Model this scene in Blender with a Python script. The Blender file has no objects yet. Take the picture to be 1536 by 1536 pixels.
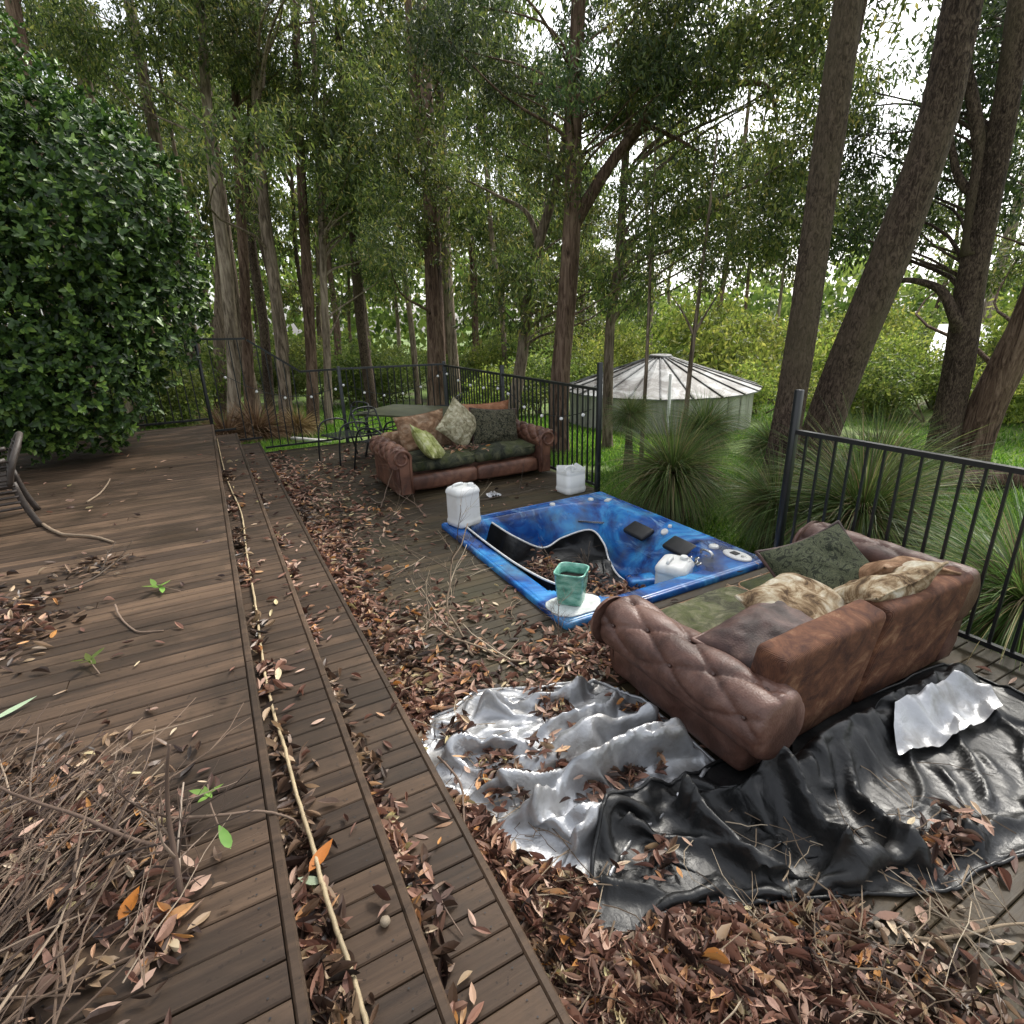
import bpy, bmesh, math, random
import numpy as np
from mathutils import Matrix, Vector
from mathutils.bvhtree import BVHTree
random.seed(7)
rng = np.random.default_rng(11)
S = bpy.context.scene
COL = S.collection
# ------------------------------------------------------------------ camera
cam_d = bpy.data.cameras.new('camera'); cam = bpy.data.objects.new('camera', cam_d); COL.objects.link(cam)
cam_d.sensor_width = 36.0; cam_d.lens = 36.0*840/1536; cam_d.clip_start = 0.05; cam_d.clip_end = 500
ax = np.array([[0.881839, -0.178836, 0.436323], [-0.470668, -0.277215, 0.83763], [-0.028842, -0.944018, -0.328632]])
M = Matrix(((ax[0,0], -ax[0,1], -ax[0,2], 0.0), (ax[1,0], -ax[1,1], -ax[1,2], 0.0), (ax[2,0], -ax[2,1], -ax[2,2], 1.95), (0,0,0,1)))
cam.matrix_world = M
S.camera = cam
# ------------------------------------------------------------------ sky, sun, exposure
SUN_EL, SUN_AZ = math.radians(48), math.radians(62)      # azimuth measured from +Y towards +X
W = bpy.data.worlds.new('World'); S.world = W; W.use_nodes = True
wn = W.node_tree; wn.nodes.clear()
sky = wn.nodes.new('ShaderNodeTexSky'); sky.sky_type = 'NISHITA'; sky.sun_disc = False
sky.sun_elevation = SUN_EL; sky.sun_rotation = SUN_AZ; sky.air_density = 1.0; sky.dust_density = 3.0; sky.ozone_density = 1.0
hs = wn.nodes.new('ShaderNodeHueSaturation'); hs.inputs['Saturation'].default_value = 0.22
bgn = wn.nodes.new('ShaderNodeBackground'); bgn.inputs['Strength'].default_value = 0.115
wo = wn.nodes.new('ShaderNodeOutputWorld')
wn.links.new(sky.outputs[0], hs.inputs['Color']); wn.links.new(hs.outputs[0], bgn.inputs['Color']); wn.links.new(bgn.outputs[0], wo.inputs[0])
sun_d = bpy.data.lights.new('sun', 'SUN'); sun = bpy.data.objects.new('sun', sun_d); COL.objects.link(sun)
sun_d.energy = 1.5; sun_d.angle = math.radians(10); sun_d.color = (1.0, 0.95, 0.86)
dv = Vector((math.sin(SUN_AZ)*math.cos(SUN_EL), math.cos(SUN_AZ)*math.cos(SUN_EL), math.sin(SUN_EL)))
sun.rotation_euler = dv.to_track_quat('Z', 'Y').to_euler()
S.view_settings.view_transform = 'Standard'; S.view_settings.look = 'None'; S.view_settings.gamma = 1.0
S.view_settings.use_curve_mapping = False
S.view_settings.exposure = 1.6
S.render.engine = 'CYCLES'
S.cycles.max_bounces = 5; S.cycles.diffuse_bounces = 3; S.cycles.glossy_bounces = 2; S.cycles.transmission_bounces = 3
S.cycles.transparent_max_bounces = 4; S.cycles.use_denoising = True

# ------------------------------------------------------------------ helpers
def mesh(name, V, F, smooth=False):
    V = np.asarray(V, np.float32).reshape(-1, 3)
    Fs = F if isinstance(F, list) else [F]
    Fs = [np.asarray(f, np.int32) for f in Fs if len(f)]
    me = bpy.data.meshes.new(name)
    me.vertices.add(len(V)); me.vertices.foreach_set('co', V.ravel())
    loops = np.concatenate([f.ravel() for f in Fs]); tot = np.concatenate([np.full(len(f), f.shape[1], np.int32) for f in Fs])
    me.loops.add(len(loops)); me.loops.foreach_set('vertex_index', loops)
    st = np.concatenate([[0], np.cumsum(tot)[:-1]]).astype(np.int32)
    me.polygons.add(len(tot)); me.polygons.foreach_set('loop_start', st)
    me.polygons.foreach_set('use_smooth', np.full(len(tot), bool(smooth)))
    me.update(calc_edges=True)
    return me
def link(name, me, m=None, par=None, loc=None, rot=None, scale=None):
    o = bpy.data.objects.new(name, me); COL.objects.link(o)
    if m is not None and me is not None and not me.materials: me.materials.append(m)
    if par is not None: o.parent = par
    if loc is not None: o.location = loc
    if rot is not None: o.rotation_euler = rot
    if scale is not None: o.scale = scale
    return o
def mk(name, V, F, m, par=None, smooth=False, loc=None, rot=None, scale=None):
    return link(name, mesh(name, V, F, smooth), m, par, loc, rot, scale)
def tag(o, label=None, cat=None, group=None, kind=None):
    if label: o['label'] = label
    if cat: o['category'] = cat
    if group: o['group'] = group
    if kind: o['kind'] = kind
    return o
def thing(name, label, cat, loc=(0,0,0), rz=0, group=None):
    o = bpy.data.objects.new(name, None); COL.objects.link(o); o.location = loc; o.rotation_euler = (0,0,rz); o.empty_display_size = .1
    return tag(o, label, cat, group)
def copy_tree(o, parent=None):
    c = o.copy(); COL.objects.link(c); c.parent = parent
    for ch in list(o.children): copy_tree(ch, c)
    return c
class MB:
    def __init__(s): s.V = []; s.F = {}; s.n = 0
    def add(s, V, F):
        V = np.asarray(V, float).reshape(-1, 3)
        for f in (F if isinstance(F, list) else [F]):
            f = np.asarray(f, int)
            if len(f): s.F.setdefault(f.shape[1], []).append(f + s.n)
        s.V.append(V); s.n += len(V); return s
    def get(s): return np.concatenate(s.V), [np.concatenate(v) for v in s.F.values()]
    def build(s, name, m, par=None, smooth=False, loc=None, rot=None):
        V, F = s.get(); return mk(name, V, F, m, par, smooth, loc, rot)
def nrm(v):
    v = np.asarray(v, float); return v/(np.linalg.norm(v, axis=-1, keepdims=True)+1e-12)
def tube(P, R, n=8, cap=True, jitter=0.0, rg=None):
    P = np.asarray(P, float); k = len(P); R = np.broadcast_to(np.asarray(R, float), (k,))
    T = np.gradient(P, axis=0); T = nrm(T)
    u = np.cross(T[0], [0,0,1.0]);
    if np.linalg.norm(u) < 1e-3: u = np.cross(T[0], [0,1.0,0])
    u = nrm(u); U = []
    for t in T:
        u = nrm(u - t*np.dot(u, t)); U.append(u)
    U = np.array(U); Wv = np.cross(T, U)
    a = np.arange(n)*2*np.pi/n
    rr = R[:,None]*np.ones((k, n))
    if jitter and rg is not None: rr = rr*(1+rg.uniform(-jitter, jitter, (k, n)))
    V = P[:,None,:] + rr[...,None]*(np.cos(a)[None,:,None]*U[:,None,:] + np.sin(a)[None,:,None]*Wv[:,None,:])
    V = V.reshape(-1, 3)
    i, j = np.meshgrid(np.arange(k-1), np.arange(n), indexing='ij')
    q = np.stack([i*n+j, i*n+(j+1)%n, (i+1)*n+(j+1)%n, (i+1)*n+j], -1).reshape(-1, 4)
    F = [q]
    if cap:
        c0 = len(V); V = np.vstack([V, P[:1], P[-1:]])
        jj = np.arange(n)
        F.append(np.concatenate([np.stack([np.full(n, c0), (jj+1)%n, jj], -1), np.stack([np.full(n, c0+1), (k-1)*n+jj, (k-1)*n+(jj+1)%n], -1)]))
    return V, F
def box(x0, x1, y0, y1, z0, z1):
    V = [(x0,y0,z0),(x1,y0,z0),(x1,y1,z0),(x0,y1,z0),(x0,y0,z1),(x1,y0,z1),(x1,y1,z1),(x0,y1,z1)]
    return V, np.array([(0,3,2,1),(4,5,6,7),(0,1,5,4),(1,2,6,5),(2,3,7,6),(3,0,4,7)])
def bbox_mesh(name, sx, sy, sz, bev=.01, seg=2, top_taper=None):
    bm = bmesh.new(); bmesh.ops.create_cube(bm, size=1)
    for v in bm.verts: v.co = Vector((v.co.x*sx, v.co.y*sy, v.co.z*sz))
    bmesh.ops.bevel(bm, geom=bm.edges[:], offset=bev, segments=seg, profile=.5, affect='EDGES')
    me = bpy.data.meshes.new(name); bm.to_mesh(me); bm.free()
    me.polygons.foreach_set('use_smooth', np.ones(len(me.polygons), bool)); return me
def grid_faces(nu, nv, wrapv=False):
    i, j = np.meshgrid(np.arange(nu-1), np.arange(nv if wrapv else nv-1), indexing='ij')
    return np.stack([i*nv+j, (i+1)*nv+j, (i+1)*nv+(j+1)%nv, i*nv+(j+1)%nv], -1).reshape(-1, 4)
def spline(P, n):
    P = np.asarray(P, float); k = len(P); t = np.linspace(0, k-1, n); i = np.clip(t.astype(int), 0, k-2); f = (t-i)[:,None]
    Q = np.vstack([2*P[0]-P[1], P, 2*P[-1]-P[-2]])
    p0, p1, p2, p3 = Q[i], Q[i+1], Q[i+2], Q[i+3]
    return .5*((2*p1)+(-p0+p2)*f+(2*p0-5*p1+4*p2-p3)*f**2+(-p0+3*p1-3*p2+p3)*f**3)
def vnoise(X, seed=0):
    """smooth value noise for (N,3) arrays, result in -1..1"""
    X = np.asarray(X, float); i = np.floor(X).astype(np.int64); f = X-i; f = f*f*(3-2*f)
    def h(a, b, c):
        n = (a*374761393 + b*668265263 + c*2147483647 + seed*974711) & 0xffffffff
        n = ((n ^ (n >> 13))*1274126177) & 0xffffffff
        return ((n ^ (n >> 16)) & 0xffff)/32767.5-1
    r = 0
    for dx in (0,1):
        for dy in (0,1):
            for dz in (0,1):
                w = (f[...,0] if dx else 1-f[...,0])*(f[...,1] if dy else 1-f[...,1])*(f[...,2] if dz else 1-f[...,2])
                r = r + w*h(i[...,0]+dx, i[...,1]+dy, i[...,2]+dz)
    return r
def rotm(axis, a):
    axis = nrm(axis); a = np.asarray(a)[..., None, None]; x, y, z = axis[...,0], axis[...,1], axis[...,2]; O = np.zeros_like(x)
    K = np.stack([np.stack([O,-z,y],-1), np.stack([z,O,-x],-1), np.stack([-y,x,O],-1)], -2)
    return np.eye(3)+np.sin(a)*K+(1-np.cos(a))*(K@K)
def scatter(tv, tf, pos, Rm, sc):
    """copies of a template at pos with rotation Rm and scale sc -> V, F"""
    n = len(pos); k = len(tv); sc = np.asarray(sc)
    if sc.ndim == 1: sc = sc[:, None]*np.ones(3)
    V = np.einsum('nij,nkj->nki', Rm, tv[None]*sc[:, None, :]) + pos[:, None, :]
    F = [(np.asarray(f)[None]+(np.arange(n)*k)[:, None, None]).reshape(-1, np.asarray(f).shape[1]) for f in tf]
    return V.reshape(-1, 3), F

# ------------------------------------------------------------------ materials
def mat(name):
    m = bpy.data.materials.new(name); m.use_nodes = True; nt = m.node_tree; nt.nodes.clear()
    out = nt.nodes.new('ShaderNodeOutputMaterial'); b = nt.nodes.new('ShaderNodeBsdfPrincipled')
    nt.links.new(b.outputs[0], out.inputs[0])
    return m, nt, b, out
def nd(nt, t, **kw):
    n = nt.nodes.new('ShaderNode'+t)
    for k, v in kw.items():
        if k in ('operation','blend_type','data_type','noise_dimensions','wave_type','bands_direction','feature','distance','vector_type','interpolation_type','rings_direction'): setattr(n, k, v)
        else:
            key = int(k[1:]) if k[0] == 'i' and k[1:].isdigit() else k.replace('_', ' ')
            if isinstance(v, bpy.types.NodeSocket): nt.links.new(v, n.inputs[key])
            else: n.inputs[key].default_value = v
    return n
def ramp(nt, fac, stops, interp='LINEAR'):
    r = nt.nodes.new('ShaderNodeValToRGB'); nt.links.new(fac, r.inputs[0]); e = r.color_ramp.elements; r.color_ramp.interpolation = interp
    while len(e) < len(stops): e.new(.5)
    for x, (p, c) in zip(e, stops): x.position = p; x.color = (c[0], c[1], c[2], 1)
    return r.outputs[0]
def mixc(nt, fac, a, b, mode='MIX'):
    n = nt.nodes.new('ShaderNodeMix'); n.data_type = 'RGBA'; n.blend_type = mode
    for k, v in ((0, fac), (6, a), (7, b)):
        if isinstance(v, bpy.types.NodeSocket): nt.links.new(v, n.inputs[k])
        elif k == 0: n.inputs[0].default_value = v
        else: n.inputs[k].default_value = (v[0], v[1], v[2], 1)
    return n.outputs[2]
def mathn(nt, op, a, b=0.0, clamp=False):
    n = nt.nodes.new('ShaderNodeMath'); n.operation = op; n.use_clamp = clamp
    for k, v in ((0, a), (1, b)):
        if isinstance(v, bpy.types.NodeSocket): nt.links.new(v, n.inputs[k])
        else: n.inputs[k].default_value = v
    return n.outputs[0]
def pos_scaled(nt, s, obj=True, rnd=0.0):
    """object or world position multiplied by s, optionally shifted per object"""
    src = nt.nodes.new('ShaderNodeTexCoord').outputs['Object'] if obj else nt.nodes.new('ShaderNodeNewGeometry').outputs['Position']
    v = src
    if rnd:
        oi = nt.nodes.new('ShaderNodeObjectInfo'); q = mathn(nt, 'MULTIPLY', oi.outputs['Random'], rnd)
        a = nd(nt, 'VectorMath', operation='ADD', i0=v); nt.links.new(q, a.inputs[1]); v = a.outputs[0]
    m = nd(nt, 'VectorMath', operation='MULTIPLY', i0=v); m.inputs[1].default_value = s if hasattr(s, '__len__') else (s, s, s)
    return m.outputs[0]
def noise(nt, vec, scale=5.0, detail=4.0, rough=.55, dist=0.0):
    return nd(nt, 'TexNoise', Vector=vec, Scale=scale, Detail=detail, Roughness=rough, Distortion=dist).outputs[0]
def bump(nt, b, h, strength=.3, dist=.01, nrmin=None):
    n = nd(nt, 'Bump', Strength=strength, Distance=dist, Height=h)
    if nrmin is not None: nt.links.new(nrmin, n.inputs['Normal'])
    nt.links.new(n.outputs[0], b.inputs['Normal']); return n.outputs[0]
def setc(nt, b, c): 
    if isinstance(c, bpy.types.NodeSocket): nt.links.new(c, b.inputs['Base Color'])
    else: b.inputs['Base Color'].default_value = (*c, 1)
def simple(name, c, rough=.5, metal=0.0, var=.25, scale=12.0, bmp=.15, obj=True):
    m, nt, b, o = mat(name); n = noise(nt, pos_scaled(nt, 1, obj), scale, 5)
    lo = tuple(x*(1-var) for x in c); hi = tuple(min(1, x*(1+var)) for x in c)
    setc(nt, b, ramp(nt, n, [(.3, lo), (.7, hi)])); b.inputs['Roughness'].default_value = rough; b.inputs['Metallic'].default_value = metal
    if bmp: bump(nt, b, n, bmp, .01)
    return m
def leafmat(name, stops, rough=.45, trans=.35, spec=.5, tcol=None):
    m, nt, b, out = mat(name)
    g = nt.nodes.new('ShaderNodeNewGeometry'); oi = nt.nodes.new('ShaderNodeObjectInfo')
    f = mathn(nt, 'FRACT', mathn(nt, 'ADD', g.outputs['Random Per Island'], mathn(nt, 'MULTIPLY', oi.outputs['Random'], 0.0)))
    c = ramp(nt, f, stops)
    hsv = nd(nt, 'HueSaturation', Color=c); nt.links.new(mathn(nt, 'ADD', mathn(nt, 'MULTIPLY', oi.outputs['Random'], .5), .75), hsv.inputs['Value'])
    nt.links.new(mathn(nt, 'ADD', mathn(nt, 'MULTIPLY', oi.outputs['Random'], .03), .485), hsv.inputs['Hue'])
    c = hsv.outputs[0]
    setc(nt, b, c); b.inputs['Roughness'].default_value = rough; b.inputs['Specular IOR Level'].default_value = spec
    if trans:
        t = nt.nodes.new('ShaderNodeBsdfTranslucent'); nt.links.new(mixc(nt, .5, c, tcol or (.3,.36,.05)) if tcol is not None else c, t.inputs[0])
        mx = nt.nodes.new('ShaderNodeMixShader'); mx.inputs[0].default_value = trans
        nt.links.new(b.outputs[0], mx.inputs[1]); nt.links.new(t.outputs[0], mx.inputs[2]); nt.links.new(mx.outputs[0], out.inputs[0])
    return m
def deckmat(name, lo, hi, dirt, dirtamt, moss=0.0):
    m, nt, b, o = mat(name)
    p = pos_scaled(nt, (1.3, 26, 26), False, 9.0)
    g = noise(nt, p, 1.0, 6, .65, .4)
    fine = noise(nt, pos_scaled(nt, (6, 160, 160), False, 5.0), 1.0, 3, .6)
    oi = nt.nodes.new('ShaderNodeObjectInfo')
    tone = mathn(nt, 'ADD', mathn(nt, 'MULTIPLY', g, .75), mathn(nt, 'MULTIPLY', oi.outputs['Random'], .25))
    c = ramp(nt, tone, [(.36, tuple(x*.7 for x in lo)), (.5, tuple((p+q)/2*.85 for p, q in zip(lo, hi))), (.66, hi)])
    st = noise(nt, pos_scaled(nt, (1.0, 1.4, 1), False), 1.6, 6, .62, .6)
    c = mixc(nt, ramp(nt, st, [(.44, (0,0,0)), (.6, (dirtamt,)*3)]), c, dirt)
    sp = noise(nt, pos_scaled(nt, 1, False), 55, 2)
    c = mixc(nt, ramp(nt, sp, [(.66, (0,0,0)), (.72, (.7,.7,.7))]), c, tuple(x*.35 for x in lo))
    if moss:
        ms = noise(nt, pos_scaled(nt, 1, False), .9, 5, .6); c = mixc(nt, ramp(nt, ms, [(.5, (0,0,0)), (.72, (moss,)*3)]), c, (.05,.055,.018))
    setc(nt, b, c)
    nt.links.new(ramp(nt, st, [(.3, (.7,)*3), (.75, (.46,)*3)]), b.inputs['Roughness'])
    b.inputs['Specular IOR Level'].default_value = .32
    bump(nt, b, mathn(nt, 'ADD', g, mathn(nt, 'MULTIPLY', fine, .6)), .35, .004)
    return m
def barkmat(name, lo, hi, sx=9.0, sz=1.1, moss=None):
    m, nt, b, o = mat(name)
    p = pos_scaled(nt, (sx, sx, sz), False, 3.0)
    a = noise(nt, p, 1.0, 7, .68, 1.2); l = noise(nt, pos_scaled(nt, (1.2, 1.2, .5), False, 7.0), 1.0, 3)
    t = mathn(nt, 'ADD', mathn(nt, 'MULTIPLY', a, .8), mathn(nt, 'MULTIPLY', l, .35))
    c = ramp(nt, t, [(.42, tuple(x*.3 for x in lo)), (.52, lo), (.7, hi)])
    if moss: c = mixc(nt, ramp(nt, l, [(.5, (0,0,0)), (.65, (.6,.6,.6))]), c, moss)
    setc(nt, b, c); b.inputs['Roughness'].default_value = .9; b.inputs['Specular IOR Level'].default_value = .2
    bump(nt, b, a, .9, .04)
    return m
MT = {}
MT['deck_up'] = deckmat('weathered_deck_wood', (.054,.033,.02), (.122,.077,.047), (.026,.017,.01), .7)
MT['deck_step'] = deckmat('step_wood', (.04,.024,.014), (.092,.057,.034), (.025,.016,.009), .7)
MT['deck_low'] = deckmat('damp_deck_wood', (.036,.025,.012), (.078,.053,.026), (.028,.021,.012), .8, .35)
MT['under'] = simple('dark_soil', (.02,.016,.012), .95)
MT['black_metal'] = simple('black_powdercoat', (.012,.014,.016), .32, 0, .2, 30, .03)
MT['grey_metal'] = simple('grey_powdercoat', (.035,.04,.042), .45, 0, .25, 20, .05)
MT['bark_red'] = barkmat('red_brown_bark', (.085,.052,.036), (.24,.165,.12), 17, 2.4)
MT['bark_grey'] = barkmat('grey_brown_bark', (.105,.078,.055), (.32,.25,.19), 15, 2.0)
MT['bark_dark'] = barkmat('rough_dark_bark', (.045,.03,.022), (.175,.128,.096), 34, 13, (.085,.07,.04))
MT['bark_pale'] = barkmat('pale_smooth_bark', (.17,.13,.095), (.43,.35,.27), 10, 1.4)
MT['leaf_gum'] = leafmat('gum_leaf', [(0,(.024,.042,.013)),(.3,(.066,.1,.024)),(.65,(.13,.175,.04)),(.9,(.245,.28,.062)),(1,(.37,.32,.1))], .4, .5)
MT['leaf_gum2'] = leafmat('gum_leaf_blue', [(0,(.024,.042,.015)),(.45,(.05,.082,.026)),(.85,(.105,.148,.042)),(1,(.22,.25,.07))], .4, .42)
MT['leaf_yellow'] = leafmat('sunlit_wattle_leaf', [(0,(.09,.14,.02)),(.5,(.2,.26,.045)),(.85,(.34,.39,.075)),(1,(.48,.47,.11))], .5, .55)  # yellow-green wattle foliage, lightened so the clearing's sunlight sits in the leaf colour
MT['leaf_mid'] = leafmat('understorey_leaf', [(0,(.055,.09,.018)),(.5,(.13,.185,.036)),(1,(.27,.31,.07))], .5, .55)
MT['leaf_bush'] = leafmat('glossy_bush_leaf', [(0,(.014,.036,.01)),(.5,(.042,.092,.02)),(.85,(.09,.17,.035)),(1,(.19,.3,.055))], .42, .25, .4)
MT['leaf_new'] = leafmat('new_growth_leaf', [(0,(.14,.28,.05)),(1,(.26,.42,.09))], .35, .3)
MT['needle'] = leafmat('grass_tree_needle', [(0,(.05,.095,.02)),(.55,(.1,.17,.038)),(.86,(.2,.28,.07)),(.93,(.38,.34,.15)),(1,(.3,.2,.1))], .45, .4)
MT['skirt'] = leafmat('grass_tree_skirt', [(0,(.06,.04,.02)),(1,(.2,.15,.08))], .8, .1)
MT['grass'] = leafmat('grass_blade', [(0,(.06,.15,.015)),(.6,(.14,.28,.03)),(1,(.3,.42,.06))], .5, .5)
MT['litter'] = leafmat('fallen_leaf', [(0,(.022,.012,.009)),(.2,(.08,.04,.027)),(.4,(.19,.092,.062)),(.6,(.35,.195,.135)),(.8,(.55,.385,.29)),(.9,(.5,.24,.06)),(.95,(.66,.53,.38)),(1,(.5,.44,.2))], .55, .12, .4)
MT['litter_dark'] = leafmat('wet_fallen_leaf', [(0,(.02,.013,.01)),(.4,(.065,.036,.026)),(.8,(.17,.1,.066)),(1,(.36,.25,.16))], .45, .08, .5)
MT['twig'] = leafmat('dry_twig', [(0,(.055,.035,.023)),(.4,(.14,.095,.064)),(.8,(.27,.2,.14)),(1,(.44,.36,.27))], .8, 0)
MT['twig_dark'] = leafmat('dark_twig', [(0,(.04,.03,.022)),(1,(.13,.095,.07))], .8, 0)
MT['dead'] = leafmat('dead_frond', [(0,(.12,.07,.03)),(.5,(.3,.19,.09)),(1,(.5,.36,.2))], .7, .2)
MT['vine'] = simple('cream_stick', (.38,.3,.18), .6, 0, .35, 9, .2)
MT['brush'] = leafmat('brown_brushwood', [(0,(.03,.018,.012)),(.4,(.085,.054,.036)),(.8,(.19,.13,.088)),(1,(.36,.28,.2))], .8, 0)
# ================================================================== ground
def gz(x, y):
    x = np.asarray(x, float); y = np.asarray(y, float)
    d = .72*np.maximum(x, 0)+.6*y-6.5
    z = -.4-.045*np.clip(d, 0, 30)+.006*np.clip(d-40, 0, 80)
    z = z+.05*np.sin(x*.9+1)*np.sin(y*.7)+.1*np.sin(x*.21+.5)*np.cos(y*.17)*np.clip(d/10, 0, 1)
    ins = np.clip((3.45-x)/.25, 0, 1)*np.clip((9.4-y)/.25, 0, 1)
    return z-.75*ins
gx = np.concatenate([np.linspace(-120,-12,19), np.linspace(-11,2.5,28), np.linspace(2.75,5,10), np.linspace(5.5,24,38), np.linspace(26,140,20)])
gy = np.concatenate([np.linspace(-40,-5,8), np.linspace(-4,8.5,26), np.linspace(8.75,10.25,7), np.linspace(10.75,30,39), np.linspace(33,160,22)])
GX, GY = np.meshgrid(gx, gy, indexing='ij'); GV = np.stack([GX, GY, gz(GX, GY)], -1)
m, nt, b, o = mat('grassy_ground')
n1 = noise(nt, pos_scaled(nt, 1, False), .55, 6, .6); n2 = noise(nt, pos_scaled(nt, 1, False), 9, 4)
c = mixc(nt, ramp(nt, n1, [(.36, (0,0,0)), (.5, (1,1,1))]), ramp(nt, n2, [(.3, (.035,.035,.014)), (.7, (.09,.085,.035))]), ramp(nt, n2, [(.3, (.06,.11,.014)), (.7, (.15,.23,.035))]))
setc(nt, b, c); b.inputs['Roughness'].default_value = .9; bump(nt, b, n2, .6, .05); MT['ground'] = m
ground = tag(mk('ground', GV, grid_faces(len(gx), len(gy)), MT['ground'], smooth=True), 'green grassy ground sloping down into the forest', kind='structure')

# ================================================================== decks (boards run along X, stacked along Y)
PITCH, BW, BT = .0905, .0865, .022
ZU, Z1, Z2 = .54, .36, .18
XA, XB, XC = -.05, .25, .55
YEND, YBEG = 9.72, -1.2
XR = 3.74
TUB = (1.785, 3.715, 2.70, 4.93)          # x0 x1 y0 y1 of the spa rim
def board_mesh(name):
    c = .004; h = BW/2
    prof = [(-h,-BT),(h,-BT),(h,-c),(h-c,0),(-h+c,0),(-h,-c)]
    V = [(x,y,z) for x in (0,1) for (y,z) in prof]; n = 6
    F = [np.array([(i,(i+1)%n,n+(i+1)%n,n+i) for i in range(n)]), np.array([tuple(range(n-1,-1,-1)), tuple(range(n,2*n))])]
    return mesh(name, V, F)
def deck(name, label, x0, x1, z, m, y0=YBEG, y1=YEND, joints=(), hole=None, off=0.0):
    root = thing(name, label, None, (0,0,0)); root['kind'] = 'structure'
    me = board_mesh('board'); me.materials.append(m)
    n = int((y1-y0)/PITCH)
    for i in range(n):
        y = y0+PITCH*(i+.5)+off
        if y+BW/2 > y1: break
        segs = [(x0, x1)]
        if hole and hole[2] < y+BW/2 and y-BW/2 < hole[3]: segs = [(x0, hole[0]), (hole[1], x1)]
        if joints:
            j = joints[i % len(joints)]; s2 = []
            for a, b_ in segs:
                if j is not None and a+.3 < j < b_-.3: s2 += [(a, j-.002), (j+.002, b_)]
                else: s2.append((a, b_))
            segs = s2
        for a, b_ in segs:
            if b_-a < .03: continue
            o = link('board', me, None, root, (a, y, z+random.uniform(-.0015,.0015)), (random.uniform(-.006,.006), 0, random.uniform(-.0008,.0008)), (b_-a, 1, 1))
    return root
upper = deck('upper_deck', 'weathered brown timber upper deck in front of the leafy bush', -4.2, XA-.0325, ZU, MT['deck_up'], joints=(None, -1.9, None, -1.1, None, -2.4, -.75, None, -1.6))
st1 = deck('upper_step', 'upper timber step along the deck edge with the pale stick', XA-.02, XB-.0325, Z1, MT['deck_step'], off=.02)
st2 = deck('lower_step', 'lower timber step just above the littered deck', XB-.02, XC-.0325, Z2, MT['deck_step'], off=.035)
lower = deck('lower_deck', 'damp brown timber lower deck around the sunken spa', XC-.02, XR+.06, 0, MT['deck_low'], joints=(None, 1.9, None, 2.8, 1.3, None, 2.3), hole=TUB)
def nosing(root, x, z, m):
    V = []; c = .006
    prof = [(x-.03,-.04),(x,-.04),(x,-c),(x-c,0),(x-.03+c,0),(x-.03,-c)]; n = 6
    ys = [YBEG, 2.45, 5.9, YEND]
    for a, b_ in zip(ys[:-1], ys[1:]):
        V = [(px, y, z+.001+pz) for y in (a+.002, b_-.002) for (px, pz) in prof]
        mk('nosing', V, [np.array([(i,n+i,n+(i+1)%n,(i+1)%n) for i in range(n)]), np.array([tuple(range(n)), tuple(range(2*n-1,n-1,-1))])], m, root)
def riser(root, x, z0, z1, m):
    mk('riser', *box(x-.026, x-.006, YBEG, YEND, z0+.001, z1-.041), m, root)
nosing(upper, XA, ZU, MT['deck_step']); nosing(st1, XB, Z1, MT['deck_step']); nosing(st2, XC, Z2, MT['deck_step'])
riser(upper, XA, Z1, ZU, MT['deck_step']); riser(st1, XB, Z2, Z1, MT['deck_step']); riser(st2, XC, 0, Z2, MT['deck_step'])
# joists below and edge fascia
for root, x0, x1, z in ((upper,-4.2,XA-.04,ZU),(st1,XA-.02,XB-.04,Z1),(st2,XB-.02,XC-.04,Z2)):
    xs = np.arange(x0+.06, x1, .45)
    for x in xs: mk('joist', *box(x-.022, x+.022, YBEG, YEND-.03, z-.2, z-BT-.002), MT['under'], root)
for x in (.62, 1.1, 1.55, 2.0, 2.45, 2.9, 3.3):
    for a, b_ in (((YBEG, TUB[2]-.05), (TUB[3]+.05, YEND-.03)) if x > 1.7 else ((YBEG, YEND-.03),)):
        mk('joist', *box(x-.022, x+.022, a, b_, -.2, -BT-.002), MT['under'], lower)
mk('fascia', *box(XR+.062, XR+.085, YBEG, TUB[2]-.02, -.3, -.004), MT['deck_low'], lower)
mk('fascia', *box(XR+.062, XR+.085, TUB[3]+.05, YEND, -.3, -.004), MT['deck_low'], lower)
mk('fascia', *box(-4.2, XA, YEND+.004, YEND+.028, -.3, ZU-.004), MT['deck_low'], upper)
mk('fascia', *box(XA+.003, XR+.085, YEND+.005, YEND+.03, -.3, -.003), MT['deck_low'], lower)
# screw heads near the nosing ends
sv, sf = [], []
def screws(root, xs, z, y0, y1, off):
    a = np.arange(6)*np.pi/3; tv = np.stack([np.cos(a)*.0028, np.sin(a)*.0028, np.full(6, .0012)], -1)
    pos = [(x+random.uniform(-.004,.004), y0+PITCH*(i+.5)+off+s*.024, z+.0016) for i in range(int((y1-y0)/PITCH)) if y0+PITCH*i < 5 for x in xs for s in (-1, 1)]
    pos = np.array(pos); V, F = scatter(tv, [np.array([range(6)])], pos, np.tile(np.eye(3), (len(pos),1,1)), np.ones(len(pos)))
    tag(mk('screw_heads', V, F, MT['black_metal'], root), kind='stuff')
screws(upper, (XA-.075, XA-.52, XA-.97), ZU, YBEG, YEND, 0); screws(st1, (XA+.05, XB-.08), Z1, YBEG, YEND, .02); screws(st2, (XB+.05, XC-.08), Z2, YBEG, YEND, .035)

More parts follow.
